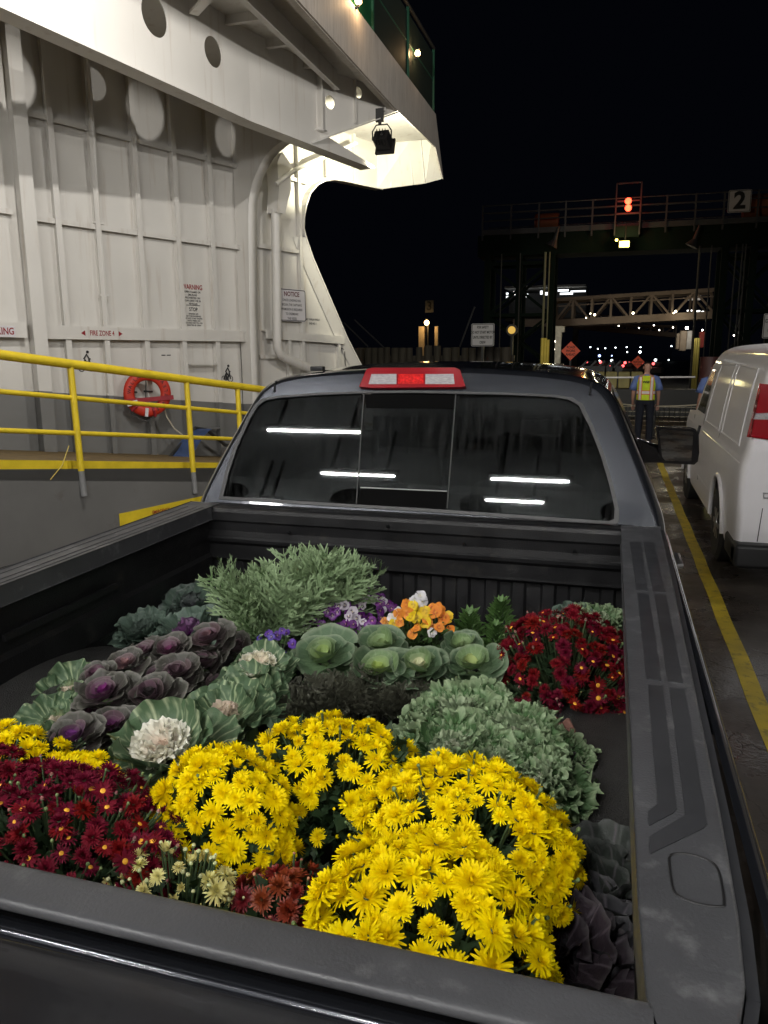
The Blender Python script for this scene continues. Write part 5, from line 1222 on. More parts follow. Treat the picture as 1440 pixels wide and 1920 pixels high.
# far shore street lights and cars
for px, py in ((1107, 651), (1121, 654), (1135, 653), (1154, 652), (1175, 651), (1201, 651), (1259, 649), ):
    p = at(px, py, 230); t = thing('street_lamp', 'far white street lamp in the row beyond the quay', 'street lamp', (p.x, 230, -.3), 'far street lamps')
    mb = MB(); mb.sphere(p, .17, 8, 6); obj('bulb', mb, mat('far bulb', (1, 1, 1), .4, emit=(.85, .95, 1), estr=9), t); mb = MB(); mb.tube([(p.x, 230, -.3), p], .1, 6); obj('pole', mb, M_dark, t)
rng = random.Random(3)
for i, (px, py, c) in enumerate(((1126, 679, 'r'), (1172, 680, 'r'), (1168, 686, 'r'), (1180, 681, 'r'), (1225, 682, 'r'), (1229, 675, 'w'), (1200, 660, 'w'), (1124, 667, 'b'), (1147, 676, 'w'))):
    p = at(px, py, 75+i); t = thing('parked_car', ('dark car with %s lights glowing in the far queue, number %s from the left' % ('red' if c == 'r' else 'white', ('one', 'four', 'three', 'five', 'seven', 'eight', 'six', 'two', 'nine')[i])) if 0 else 'dark car in the far traffic queue showing only its %s lamps' % ('red' if c == 'r' else 'white'), 'car', (p.x, 75+i, -.3), 'cars in the far traffic queue')
    mb = MB(); mb.box((p.x-.85, 75+i+.1, 0), (p.x+.85, 79+i, .65)); mb.box((p.x-.7, 76+i, .65), (p.x+.7, 78.4+i, 1.15)); obj('body', mb, M_dark, t, bevel=.1)
    mb = MB(); mb.sphere(p, .13, 8, 6); mb.sphere(p+Vector((1.2 if i % 2 else -1.2, 0, 0)), .07, 8, 6); obj('lamp', mb, mat('car lamp '+c, (1, 1, 1), .4, emit={'r': (1, .1, .1), 'w': (.9, 1, 1), 'b': (.4, .5, 1)}[c], estr=4), t)
    mb = MB()
    for sx_ in (-.8, .8):
        for yy in (76+i, 78.2+i): mb.tube([(p.x+sx_-.08, yy, 0), (p.x+sx_+.08, yy, 0)], .3, 10)
    obj('wheels', mb, M_rub, t)
# mooring lines of the pier, seen as thin diagonals
for (a0, b0, a1, b1) in ((665, 600, 720, 652), (645, 605, 690, 650), (890, 575, 862, 650)):
    mb = MB(); mb.tube([at(a0, b0, 36), at(a1, b1, 36)], .04, 6); tag(obj('stay_cable', mb, M_rail), 'faint slanting cable rising from the timber piles', 'cable', 'cables over the timber piles')
# amber beacon on post near left tower
p = at(960, 619, 36); t = thing('beacon', 'round amber beacon on a post left of the gantry tower', 'beacon', (p.x, 36, -2))
mb = MB(); mb.tube([(p.x, 36, -2), (p.x, 36, p.z)], .08, 8); obj('post', mb, M_rail, t)
mb = MB(); mb.tube([p+Vector((0, -.1, 0)), p+Vector((0, .1, 0))], .26, 16); obj('housing', mb, M_dark, t)
mb = MB(); mb.tube([p+Vector((0, -.14, 0)), p+Vector((0, -.1, 0))], .17, 16); obj('lens', mb, mat('amber beacon lens', (.7, .4, .05), .3, emit=(1, .6, .1), estr=.6), t)
# ================================================================ covered deck behind the camera (gives the light and the reflections)
M_ceil = mat('ceiling paint', (.30, .31, .31), .5, var=.15)
ch_ = thing('car_deck_ceiling', 'white steel ceiling of the covered car deck behind the truck', 'ceiling', (0, -6, 5.2))
mb = MB(); mb.box((-9, -16, 5.75), (9, .3, 5.85)); obj('plating', mb, M_ceil, ch_)
for y in (-14, -11.5, -9, -6.5, -4, -2.9, -.4, .28):
    mb = MB()
    mb.prism([(-9, 5.15), (9, 5.15), (9, 5.75), (-9, 5.75)], [[(x+.28*math.cos(2*PI*k/16), 5.46+.17*math.sin(2*PI*k/16)) for k in range(16)] for x in (-7, -5.2, -3.4, -1.6, .2, 2, 3.8, 5.6)], lambda a, b, o: Vector((a, y+o, b)), .02)
    mb.box((-9, y-.1, 5.13), (9, y+.1, 5.15)); obj('deck_beam', mb, M_ceil, ch_)
tubes = [(-3.84, -2.71, -1.0), (-3.40, -2.46, -1.8), (-1.29, -.42, -1.77), (-1.40, -.72, -2.20), (-4.6, -4.2, -2.48), (1.0, 2.2, -1.4), (3.6, 4.8, -2.4), (-6.4, -5.2, -1.4), (-2.4, -1.2, -5), (1.2, 2.4, -5.2), (-5.2, -4, -6), (4.5, 5.7, -6), (-2, -.8, -9), (2, 3.2, -9)]
M_tube = mat('fluorescent tube', (1, 1, 1), .5, emit=(1, .98, .95), estr=760)
for i, (x0, x1, y) in enumerate(tubes):
    t = thing('tube_light', 'fluorescent tube light under the car deck ceiling behind the camera', 'tube light', (x0, y, 5.2), 'tube lights of the car deck ceiling')
    mb = MB(); mb.tube([(x0, y, 5.06), (x1, y, 5.06)], .009, 8); obj('tube', mb, M_tube, t)
    mb = MB(); mb.box((x0-.05, y-.02, 5.09), (x1+.05, y+.02, 5.14)); mb.box((x0+.1, y-.02, 5.14), (x0+.13, y+.02, 5.76)); mb.box((x1-.13, y-.02, 5.14), (x1-.1, y+.02, 5.76)); obj('housing', mb, M_dark, t)
mb = MB(); mb.box((8.4, -16, 0), (8.5, 21, 6)); tag(obj('far_side_wall', mb, M_ship), 'white steel wall on the far right side of the car deck', 'ship wall')
# ================================================================ plants
rng = random.Random(11)
M_petY = mat('yellow petal', (.98, .78, .001), .6, var=.08, scale=40, objvar=.06, spec=.12, trans=.22)
M_petR = mat('crimson petal', (.15, .002, .012), .7, var=.2, scale=40, objvar=.3, trans=.15, spec=.2)
M_petRust = mat('rust petal', (.22, .022, .008), .55, var=.2, scale=40, objvar=.35, trans=.15)
M_petC = mat('cream petal', (.78, .72, .30), .5, var=.1, scale=40, objvar=.12, trans=.2)
M_eye = mat('flower eye', (.85, .42, .03), .7, var=.15, scale=200)
M_leaf = mat('mum leaf', (.020, .042, .016), .6, var=.3, scale=15, trans=.12, spec=.35)
M_stem = mat('stem', (.06, .10, .04), .6, var=.2)
M_budg = mat('bud green', (.17, .24, .09), .6, var=.2, objvar=.2)
M_budw = mat('bud pale', (.42, .42, .30), .6, var=.15, objvar=.2)
M_pot = mat('nursery pot', (.012, .012, .012), .6)
M_soil = mat('potting soil', (.02, .014, .01), .95, bump=.8, bscale=150)
def petal(mb, ang, L, w, tilt, curl, z0, r0, rg, spoon=1.0, rows=4):
    ca, sa = math.cos(ang), math.sin(ang); vs = []; r, z = r0, z0; a = tilt
    for i in range(rows+1):
        t_ = i/rows; ww = w*(.45+.55*math.sin(PI*min(1, t_*.62+.18)))*(1 if i < rows else .6)
        dip = -.12*w*spoon*(1 if i < rows else .3)
        for s, d in ((-1, 0), (0, dip), (1, 0)):
            x = r-d*math.sin(a); zz = z+d*math.cos(a); y = s*ww/2
            vs.append((x*ca-y*sa, x*sa+y*ca, zz))
        a += curl/rows; r += L/rows*math.cos(a); z += L/rows*math.sin(a)
    fs = []
    for i in range(rows):
        o = i*3; fs += [(o, o+1, o+4, o+3), (o+1, o+2, o+5, o+4)]
    mb.add(vs, fs)
def blossom(kind, seed):
    r = random.Random(seed); mb = MB(); R = 1.0   # unit radius
    if kind == 'double':
        lay = [(26, 1.0, 4, -10, .12), (25, .95, 20, -4, .11), (22, .84, 36, 4, .10), (18, .66, 50, 14, .08), (13, .46, 64, 22, .06), (8, .28, 76, 25, .04)]
    elif kind == 'daisy':
        lay = [(18, 1.0, 6, -12, .16), (16, .86, 20, -6, .15)]
    elif kind == 'semi':
        lay = [(22, 1.0, 6, -14, .14), (20, .88, 24, -4, .12), (16, .66, 44, 8, .1), (12, .44, 60, 18, .07), (7, .26, 74, 20, .04)]
    elif kind == 'half':       # half open
        lay = [(14, .85, 46, 18, .1), (12, .75, 58, 20, .08), (9, .6, 72, 20, .05)]
    for n, L, tl, cu, r0 in lay:
        off = r.uniform(0, 6)
        for k in range(n):
            if r.random() < .03: continue
            petal(mb, off+2*PI*k/n+r.uniform(-.12, .12), L*r.uniform(.86, 1.06), .165 if kind != 'daisy' else .2, R_(tl+r.uniform(-9, 9)), R_(cu+r.uniform(-22, 14)), .02+(.1 if tl > 40 else .0), r0, r)
    if kind == 'daisy':
        mb.cur = 1; mb.grid(lambda u, v: Vector((.27*math.cos(2*PI*u)*v, .27*math.sin(2*PI*u)*v, .14-.1*v*v)), 10, 3, True); mb.cur = 0
    mb.cur = 2
    mb.tube([(0, 0, -.55), (0, 0, -.12), (0, 0, .04)], [.045, .07, .2], 7)
    mb.cur = 0
    return mb
def bud(kind):
    mb = MB(); mb.grid(lambda u, v: Vector((.5*math.cos(2*PI*u)*math.sin(PI*v)**.8, .5*math.sin(2*PI*u)*math.sin(PI*v)**.8, .55*math.cos(PI*v)+.1)), 9, 6, True)
    mb.cur = 1; mb.grid(lambda u, v: Vector((.53*math.cos(2*PI*u)*math.sin(PI*(.5+.5*v)), .53*math.sin(2*PI*u)*math.sin(PI*(.5+.5*v)), .5*math.cos(PI*(.5+.5*v))+.08)), 9, 4, True)
    mb.tube([(0, 0, -1.8), (0, 0, -.4)], .09, 6); mb.cur = 0
    return mb
def proto_mesh(name, mb, ms):
    o = obj(name, mb, ms, local=True, smooth=True); me = o.data; bpy.data.objects.remove(o); return me
BL = {}
for nm, kinds, pm in (('Y', ('double', 'double', 'semi', 'semi', 'half'), M_petY), ('R', ('daisy', 'semi', 'semi', 'half'), M_petR), ('U', ('double', 'semi'), M_petRust), ('C', ('double', 'semi', 'half'), M_petC)):
    BL[nm] = [proto_mesh('blossom', blossom(k, 7*i+ord(nm)), [pm, M_eye, M_stem]) for i, k in enumerate(kinds)]
BD = {'Y': proto_mesh('bud', bud(0), [M_petY, M_budg]), 'R': proto_mesh('bud', bud(0), [mat('crimson bud', (.28, .10, .09), .6, objvar=.3), M_budw]), 'U': proto_mesh('bud', bud(0), [mat('rust bud', (.45, .16, .10), .6, objvar=.3), M_budg]), 'C': proto_mesh('bud', bud(0), [mat('cream bud', (.60, .62, .32), .6, objvar=.2), M_budg]), 'G': proto_mesh('bud', bud(0), [M_budg, M_budg])}
def place(parent, name, me, loc, nrm, sc, r):
    o = bpy.data.objects.new(name, me); COL.objects.link(o); o.parent = parent
    q = Vector(nrm).to_track_quat('Z', 'Y'); 
    o.rotation_mode = 'QUATERNION'; o.rotation_quaternion = q @ Euler((0, 0, r.uniform(0, 6.28))).to_quaternion()
    o.location = Vector(loc)-parent.location; o.scale = (sc*r.uniform(.92, 1.05), sc*r.uniform(.88, 1.05), sc*r.uniform(.75, 1.3))
    return o
def pot(parent, x, y, z1, r):
    z0 = .875
    mb = MB(); mb.tube([(x, y, z0), (x, y, z1-.01), (x, y, z1)], [r*.78, r, r*1.05], 20); obj('pot', mb, M_pot, parent, smooth=True)
def leafpoly(mb, p, d, n, L, w, lobes=2):
    d = Vector(d).normalized(); n = Vector(n).normalized(); s = d.cross(n).normalized(); n = s.cross(d)
    pts = [(0, 0), (.25, .25), (.32, .55), (.48, .3), (.62, .62), (.75, .32), (1, 0)]
    up = [Vector(p)+d*L*a+s*w*b+n*(-.10*L*a*a+.12*L*b) for a, b in pts]
    dn = [Vector(p)+d*L*a-s*w*b+n*(-.10*L*a*a+.12*L*b) for a, b in pts[1:-1]]
    mid = [Vector(p)+d*L*a+n*(-.10*L*a*a) for a, b in pts[1:-1]]
    vs = up+dn+mid; nU = 7; nD = 5
    fs = [(0, 1, 12), (0, 12, 7)]
    for i in range(4): fs += [(1+i, 2+i, 13+i, 12+i), (7+i, 12+i, 13+i, 8+i)]
    fs += [(5, 6, 16), (11, 16, 6)]
    mb.add(vs, fs)
def mum(name, label, cx, cy, zb, rx, ry, h, kind, n, size, seed, nb=25, group=None, gap=None, down=0.0, cover=1.0, tone=None, nl=700, lean=(0, 0), stemmy=False):
    r = random.Random(seed)
    t = thing(name, label, 'flowering plant', (cx, cy, .875), group)
    c = Vector((cx, cy, zb)); pot(t, cx, cy, max(.93, zb-.1), min(rx, ry)*.62)
    fol = MB(); pts = []
    N = 0; att = 0; ga = PI*(3-5**.5)
    pos = []
    tot = int(n/cover)
    for i in range(tot):
        zz = 1-(i+.5)/tot*(1+down); an = i*ga+r.uniform(-.25, .25)
        q = math.sqrt(max(0, 1-zz*zz)); d = Vector((q*math.cos(an), q*math.sin(an), zz))
        rad = r.uniform(.90, 1.05)
        P = c+Vector((rx*d.x*rad, ry*d.y*rad, h*d.z*rad))
        if gap and gap(P, d): 
            continue
        pos.append((P, d))
    pos.sort(key=lambda q: (q[0]-EYE).length); rest = MB()
    for pi2, (P, d) in enumerate(pos):
        nrm = (Vector((d.x/rx*.16, d.y/ry*.16, d.z/h*.12))+Vector((0, -.18, .55))+Vector([r.uniform(-.48, .48) for _ in range(3)]))
        me = r.choice(BL[kind][:-1] if (kind in 'YR' and r.random() < .85) else BL[kind]); sc = size*r.choice((.62, .8, .9, 1, 1.1))*r.uniform(.93, 1.07)
        if pi2 < 100: place(t, 'blossom', me, P, nrm, sc, r)
        else:
            q_ = nrm.normalized().to_track_quat('Z', 'Y')@Euler((0, 0, r.uniform(0, 6.28))).to_quaternion(); b0 = len(rest.v)
            rest.v += [P+q_@(v.co*sc) for v in me.vertices]; rest.c += [(1, 1, 1)]*len(me.vertices)
            for p_ in me.polygons: rest.f.append(tuple(b0+k for k in p_.vertices)); rest.mi.append(p_.material_index)
        base = c+Vector((rx*d.x*.25, ry*d.y*.25, -.05))
        nn = nrm.normalized(); end = P-nn*sc*.5
        fol.cur = 1; fol.tube([base, base.lerp(end, .6)+Vector((0, 0, .01)), end], .0022, 4, cap=False); fol.cur = 0
    if rest.v: obj('blossoms', rest, [BL[kind][0].materials[k] for k in range(3)], t, smooth=True, angle=180)['kind'] = 'stuff'
    for i in range(nb):
        zz = r.uniform(-.1*down, 1); an = r.uniform(0, 6.28); q = math.sqrt(max(0, 1-zz*zz)); d = Vector((q*math.cos(an), q*math.sin(an), zz))
        P = c+Vector((rx*d.x, ry*d.y, h*d.z))*r.uniform(.97, 1.12); 
        P = c+Vector((rx*d.x, ry*d.y, h*d.z))*r.uniform(.98, 1.13)
        bk_ = kind if r.random() < .6 else ('G' if kind != 'C' else 'C')
        place(t, 'bud', BD[bk_], P, Vector((d.x*.5, d.y*.5, 1)), size*r.uniform(.24, .38) if kind != 'C' else size*r.uniform(.3, .45), r)
        base = c+Vector((rx*d.x*.3, ry*d.y*.3, -.05)); fol.cur = 1; fol.tube([base, base.lerp(P, .7), P], .0018, 4, cap=False); fol.cur = 0
    for i in range(nl):
        zz = r.uniform(-.35, .97); an = r.uniform(0, 6.28); q = math.sqrt(max(0, 1-zz*zz)); d = Vector((q*math.cos(an), q*math.sin(an), zz))
        k = r.uniform(.4, .80) if not stemmy else r.uniform(.4, .98); P = c+Vector((rx*d.x, ry*d.y, h*d.z))*k
        leafpoly(fol, P, d+Vector([r.uniform(-.6, .6) for _ in range(3)]), Vector((d.x, d.y, 1.0))+Vector([r.uniform(-.4, .4) for _ in range(3)]), r.uniform(.025, .05), r.uniform(.012, .022))
    obj('foliage', fol, [M_leaf, M_stem], t, smooth=True, angle=180)
    return t
YG = 'yellow chrysanthemums in the truck bed'
def C(px, py, z): p = onz(px, py, z); return p.x, p.y
x, y = C(418, 1495, 1.25)
mum('chrysanthemum', 'yellow chrysanthemum mound left of the dark stemmy gap, beside the white kale heart', x, y, 1.18, .125, .10, .15, 'Y', 140, .0215, 1, 14, YG, down=.2)
x, y = C(625, 1440, 1.22)
mum('chrysanthemum', 'yellow chrysanthemum arching above the dark gap, with upright buds along its crest', x, y, 1.14, .20, .13, .17, 'Y', 190, .021, 2, 60, YG, gap=lambda P, d: d.y < -.25 and d.z < .60 and abs(P.x-(x-.03)) < .10 and math.sin(P.x*900+P.z*700) < .75, nl=1100, stemmy=True)
x, y = C(868, 1560, 1.22)
mum('chrysanthemum', 'large yellow chrysanthemum at the right, beside the frilly green kale and many round buds', x, y, 1.16, .185, .15, .17, 'Y', 215, .022, 3, 80, YG, down=.15)
x, y = C(785, 1740, 1.24)
mum('chrysanthemum', 'big flowered yellow chrysanthemum pressed against the tailgate', x, y, 1.16, .175, .15, .19, 'Y', 190, .0245, 4, 10, YG, down=.3)
x, y = C(25, 1400, 1.22)
mum('chrysanthemum', 'yellow chrysanthemum at the left photo border behind the crimson one', x, y, 1.12, .14, .10, .13, 'Y', 65, .024, 5, 14, YG)
x, y = C(150, 1450, 1.2)
mum('chrysanthemum', 'low yellow chrysanthemum strip between the crimson mound and the purple cabbages', x, y, 1.10, .12, .08, .13, 'Y', 55, .024, 6, 8, YG)
x, y = C(100, 1560, 1.24)
mum('chrysanthemum', 'crimson chrysanthemum with yellow eyes in the near left corner of the bed', x, y, 1.16, .24, .17, .17, 'R', 330, .0175, 7, 90, 'crimson chrysanthemums in the truck bed', down=.15, nl=900)
x, y = C(-60, 1500, 1.24)
mum('chrysanthemum', 'crimson chrysanthemum cut off by the left photo border', x, y, 1.17, .16, .14, .16, 'R', 130, .019, 17, 30, 'crimson chrysanthemums in the truck bed', nl=500)
x, y = C(1060, 1265, 1.12)
mum('chrysanthemum', 'crimson chrysanthemum at the far right by the bed rail, daisy flowers facing the camera', x, y, 1.06, .22, .21, .23, 'R', 270, .0205, 8, 90, 'crimson chrysanthemums in the truck bed', down=.05, nl=900)
x, y = C(335, 1655, 1.22)
mum('chrysanthemum', 'small pale cream chrysanthemum with many round buds near the tailgate', x, y-.02, 1.14, .125, .09, .13, 'C', 60, .0165, 9, 110, None, nl=260, stemmy=False)
x, y = C(530, 1680, 1.2)
mum('chrysanthemum', 'small rust red chrysanthemum in the shade beside the cream one', x, y, 1.10, .10, .09, .14, 'U', 60, .018, 10, 18, None, nl=400)
from mathutils import noise as pnoise
# ---------------- cabbages and kales
M_kale = mat('kale leaf', (1, 1, 1), .55, var=.13, scale=28, bump=.3, bscale=90, trans=.15, attr=True, spec=.4)
def mixc(a, b, t_): t_ = max(0, min(1, t_)); return tuple(p+(q-p)*t_ for p, q in zip(a, b))
def kleaf(mb, base, az, tilt, curl, L, phim, ruf, rk, cup, r, nu, nv, colfn, edge=0.0):
    ph = [r.uniform(0, 6.28) for _ in range(4)]; ca, sa = math.cos(az), math.sin(az)
    lob = r.uniform(.9, 1.1)
    def f(u, v):
        phi = (u*2-1)*phim; rr = v
        R = L*lob*(math.cos(phi*.62))**.55*(1+.03*math.sin(3*phi+ph[0])+edge*math.sin(rk*2.3*phi+ph[3])*rr)
        x = R*rr*math.sin(phi); y = R*rr*math.cos(phi)+.05*L*(1-rr)
        y = max(y, .02*L*rr) if phim < 1.7 else y
        nv_ = pnoise.noise_vector(Vector((phi*rk*.42+ph[1]*5, rr*(2.5 if rk < 20 else 7), ph[2]*3+az*2)))
        kq = ruf*L*(rr**3.2)*(2.2 if rk < 20 else 2.0)
        x += nv_.x*kq*.8; y += nv_.y*kq*.9
        n_ = kq*nv_.z*1.2+.5*ruf*L*(rr**6)*math.sin(rk*phi+ph[1]+1.6*math.sin(3.1*phi+ph[2]))+cup*x*x/L+min(.07, ruf*1.5)*L*rr*rr*math.sin(3.3*phi+ph[3])
        s = y; a = tilt+curl*s/L
        if abs(curl) > 1e-3:
            hy = L/curl*(math.sin(a)-math.sin(tilt)); hz = L/curl*(math.cos(tilt)-math.cos(a))
        else: hy = s*math.cos(tilt); hz = s*math.sin(tilt)
        hy -= n_*math.sin(a); hz += n_*math.cos(a)
        return Vector((base[0]+ca*hy-sa*x, base[1]+sa*hy+ca*x, base[2]+hz))
    mb.grid(f, nu, nv, cfn=lambda u, v: colfn((u*2-1)*phim, v, ph))
def veins(phi, rr, ph, n=9, w=.030, phim=1.3):
    k = 0
    for j in range(n):
        pj = -phim*.85+1.7*phim*j/(n-1)
        k = max(k, 1-abs(phi-pj*(.65+.35*rr))/(w*(1.15-rr*.6)))
    return max(0, min(1, k))
def rosette(name, label, cat, px, py, z, rad, spec, seed, group=None, zb=None, dx=0, lean=18, parts=('outer_leaves', 'heart')):
    rad *= .95 if 'green cabbage' in label or 'frilly' in label else .84
    r = random.Random(seed); x, y = C(px, py, z); 
    t = thing(name, label, cat, (x, y, .875), group); zb = z-.05
    pot(t, x, y, max(.92, z-.12), rad*.6)
    mb = MB(); mb.tube([(x, y, max(.9, z-.14)), (x, y, z-.02)], [.02, .012], 8); 
    mb.c = [(.10, .16, .06)]*len(mb.v)
    obj('stalk', mb, M_kale, t, smooth=True)
    a0 = r.uniform(0, 6)
    for pi_, nm in enumerate(parts):
        mb = MB()
        for (n, L, tilt, curl, phim, ruf, rk, cup, colf, res, h0) in spec[pi_]:
            for k in range(n):
                a0 += 2.39996 if n > 6 else 2*PI/n+r.uniform(-.2, .2)
                tl = R_(tilt+r.uniform(-13, 13)); ll = L*rad*r.uniform(.78, 1.14)
                b = (x+.012*math.cos(a0)*(1 if pi_ == 0 else .3), y+.012*math.sin(a0)*(1 if pi_ == 0 else .3), z+h0*rad+r.uniform(-.006, .006))
                kleaf(mb, b, a0, tl, R_(curl+r.uniform(-12, 12)), ll, phim, ruf*r.uniform(.8, 1.2), rk, cup, r, res[0], res[1], colf, edge=.02 if ruf > .03 else .0)
        a_ = R_(lean); ca, sa = math.cos(a_), math.sin(a_); z0_ = z-.03
        mb.v = [Vector((v.x, y+(v.y-y)*ca-(v.z-z0_)*sa, z0_+(v.y-y)*sa+(v.z-z0_)*ca)) for v in mb.v]
        obj(nm, mb, M_kale, t, smooth=True, angle=180)
    return t
G_ = (.085, .135, .075); GB = (.10, .16, .115); DG = (.045, .07, .045)
def c_vein(base, vein, tipc=None):
    def f(phi, rr, ph):
        k = veins(phi, rr, ph); sub = max(0, math.sin(phi*13+rr*9+ph[0])*math.sin(rr*21-abs(phi)*6+ph[1]))**6
        c = mixc(base, vein, max(k*.95, sub*.8*(rr > .2)))
        if tipc: c = mixc(c, tipc, (rr-.9)*8)
        return mixc(vein, c, .35+rr*1.1)
    return f
def c_rad(inner, outer, edgec=None, p=1.0, vein=None):
    def f(phi, rr, ph):
        c = mixc(inner, outer, rr**p)
        if vein: c = mixc(c, vein, veins(phi, rr, ph, 7, .04)*.5)
        if edgec: c = mixc(c, edgec, (rr-.93)*10)
        return c
    return f
hi = (40, 9); lo = (26, 7)
def kale_white(h=1.0, heart=(.80, .78, .66)):
    o = c_vein((.075, .13, .065), (.48, .54, .34)); 
    return [[(8, 1.05*h, 12, 22, .98, .06, 8, .2, o, (60, 10), -.15), (7, .9*h, 30, 22, 1.0, .07, 8, .3, o, (44, 9), -.05)],
            [(8, .60, 34, 24, 1.2, .07, 20, .3, c_rad((.62, .62, .38), heart, (.85, .83, .76), .8), (90, 8), .10), (8, .44, 50, 22, 1.2, .09, 21, .3, c_rad((.70, .52, .40), heart), (48, 7), .18), (5, .22, 70, 20, 1.2, .16, 13, .3, c_rad((.72, .45, .40), (.8, .66, .54)), (40, 6), .22)]]
def kale_veined(heart=(.62, .60, .42)):
    o = c_vein((.07, .125, .062), (.40, .48, .28)); 
    return [[(8, 1.05, 10, 22, 1.0, .07, 8, .2, o, (60, 10), -.15), (7, .88, 32, 24, 1.0, .08, 9, .25, o, (44, 9), -.05)],
            [(7, .42, 50, 20, 1.2, .10, 12, .3, c_rad((.5, .5, .25), heart), (44, 7), .1), (6, .25, 66, 20, 1.2, .14, 13, .3, c_rad((.62, .46, .34), (.7, .62, .5)), (36, 6), .16)]]
def cab_purple(heart=(.16, .045, .13), outc=(.055, .060, .045)):
    o = c_rad((.06, .035, .045), outc, (.20, .19, .17), 1, (.12, .10, .10)); i = c_rad(heart, (.085, .06, .06), (.22, .17, .18), .8, (.18, .10, .15))
    return [[(7, 1.05, 4, 26, .80, .05, 6, .25, o, (26, 8), -.2), (6, .92, 24, 22, .82, .04, 6, .35, o, lo, -.12)],
            [(5, .72, 34, 18, 1.0, .008, 3, .5, i, lo, -.05), (5, .52, 46, 18, .95, .006, 3, .6, c_rad(heart, (.12, .065, .09), (.15, .12, .13)), lo, 0), (5, .34, 62, 14, .9, .0, 3, .7, c_rad(heart, heart), (12, 5), .08)]]
def cab_green(tipc=(.30, .38, .16)):
    o = c_rad((.10, .17, .075), (.085, .14, .08), (.27, .33, .22), 1, (.19, .26, .15)); i = c_rad((.24, .34, .12), (.12, .20, .09), (.24, .31, .18), 1, (.26, .34, .18))
    return [[(6, 1.1, 2, 26, .88, .05, 4, .2, o, (30, 7), -.2), (6, .95, 20, 24, .92, .04, 4, .3, o, (30, 7), -.1)],
            [(5, .76, 38, 20, .9, .02, 3, .45, i, lo, -.04), (5, .54, 44, 18, .95, .01, 3, .6, c_rad(tipc, (.20, .29, .13), (.28, .36, .2)), lo, 0), (5, .36, 60, 14, .9, .0, 3, .7, c_rad(tipc, tipc), (12, 5), .08)]]
def kale_curly(base=(.085, .17, .065)):
    o = lambda phi, rr, ph: mixc(mixc((.04, .10, .022), base, rr*1.1), (.36, .45, .27), max(0, (rr-.84)*4.5)+veins(phi, rr, ph, 7, .035)*.35)
    return [[(11, 1.05, 4, 30, .80, .09, 30, .1, o, (96, 14), -.1), (11, .95, 22, 30, .80, .10, 31, .1, o, (96, 11), -.04), (10, .8, 38, 26, .8, .075, 30, .1, o, (90, 11), .0)],
            [(9, .6, 52, 24, .85, .09, 30, .2, lambda phi, rr, ph: mixc(o(phi, rr, ph), (.48, .50, .38), .25), (130, 9), .08), (7, .38, 64, 20, 1.2, .10, 32, .2, c_rad((.3, .36, .18), (.42, .45, .33)), (90, 7), .14)]]
def kale_blue(heart=(.06, .08, .07), edge=(.14, .19, .15)):
    o = c_rad((.05, .08, .055), (.075, .115, .09), edge, 1, (.17, .22, .17))
    return [[(9, 1.0, 14, 22, 1.3, .07, 9, .2, o, (48, 8), -.1), (9, .85, 34, 24, 1.3, .075, 10, .2, o, (48, 8), 0)],
            [(7, .55, 56, 24, 1.2, .09, 12, .3, c_rad(heart, mixc(heart, (.1, .14, .11), .6)), (40, 7), .05), (5, .32, 70, 20, 1.2, .13, 13, .3, c_rad(heart, heart), (34, 6), .1)]]
OC = 'ornamental cabbage'; OK = 'ornamental kale'
gp_p = 'purple ornamental cabbages'; gp_g = 'green ornamental cabbages'; gp_v = 'veined ornamental kales'; gp_c = 'frilly green kales'; gp_b = 'dark blue green kales'
rosette('ornamental_kale', 'kale with a large frilly creamy white heart, in front of the purple cabbages', OK, 318, 1420, 1.20, .125, kale_white(), 21, gp_v)
rosette('ornamental_kale', 'kale with a cream heart, below the feathery green plant', OK, 492, 1262, 1.13, .115, kale_white(.95, (.72, .68, .52)), 22, gp_v)
rosette('ornamental_kale', 'green kale with a small pinkish heart, right of the large white hearted kale', OK, 428, 1350, 1.15, .13, kale_veined((.62, .5, .42)), 23, gp_v)
rosette('ornamental_kale', 'green kale with yellowish vein tips between the two cream hearted kales', OK, 470, 1312, 1.10, .13, kale_veined(), 24, gp_v)
rosette('ornamental_kale', 'broad leaved green kale at the left edge of the planting by the wheel housing', OK, 140, 1310, 1.09, .13, kale_veined((.1, .17, .09)), 25, gp_v)
rosette('ornamental_kale', 'broad leaved green kale low behind the yellow strip at left', OK, 115, 1365, 1.08, .12, kale_veined((.1, .17, .09)), 26, gp_v)
for i, (px, py, z, rad, ht, lab) in enumerate(((200, 1300, 1.20, .080, (.20, .03, .17), 'purple cabbage with a bright magenta heart, tallest at the left'), (287, 1305, 1.19, .082, (.035, .03, .03), 'dark round purple cabbage just left of the green kales'), (143, 1385, 1.19, .078, (.17, .04, .20), 'purple cabbage with a violet heart nearest the yellow strip'), (217, 1360, 1.18, .060, (.13, .03, .11), 'small purple cabbage behind the white hearted kale'), (335, 1262, 1.17, .078, (.07, .04, .05), 'dark purple cabbage in the middle of the purple group'), (322, 1222, 1.17, .070, (.14, .03, .09), 'purple cabbage with a pinkish heart, below the magenta kale'), (395, 1200, 1.19, .082, (.12, .06, .07), 'large brownish purple cabbage beside the feathery plant'), (383, 1245, 1.14, .075, (.06, .035, .04), 'brownish purple cabbage under the large one beside the feathery plant'), (185, 1265, 1.19, .055, (.14, .06, .10), 'small purple cabbage at the top left of the purple group'), (240, 1245, 1.18, .060, (.30, .17, .17), 'cabbage with a pale pink bud-like heart at the back of the purple group'), (298, 1270, 1.15, .062, (.07, .04, .05), 'small dark cabbage between the pink bud and the middle one'), (445, 1215, 1.14, .06, (.06, .05, .05), 'small grey purple cabbage at the right end of the purple group'))):
    rosette('ornamental_cabbage', lab, OC, px, py, z, rad, cab_purple(ht), 40+i, gp_p)
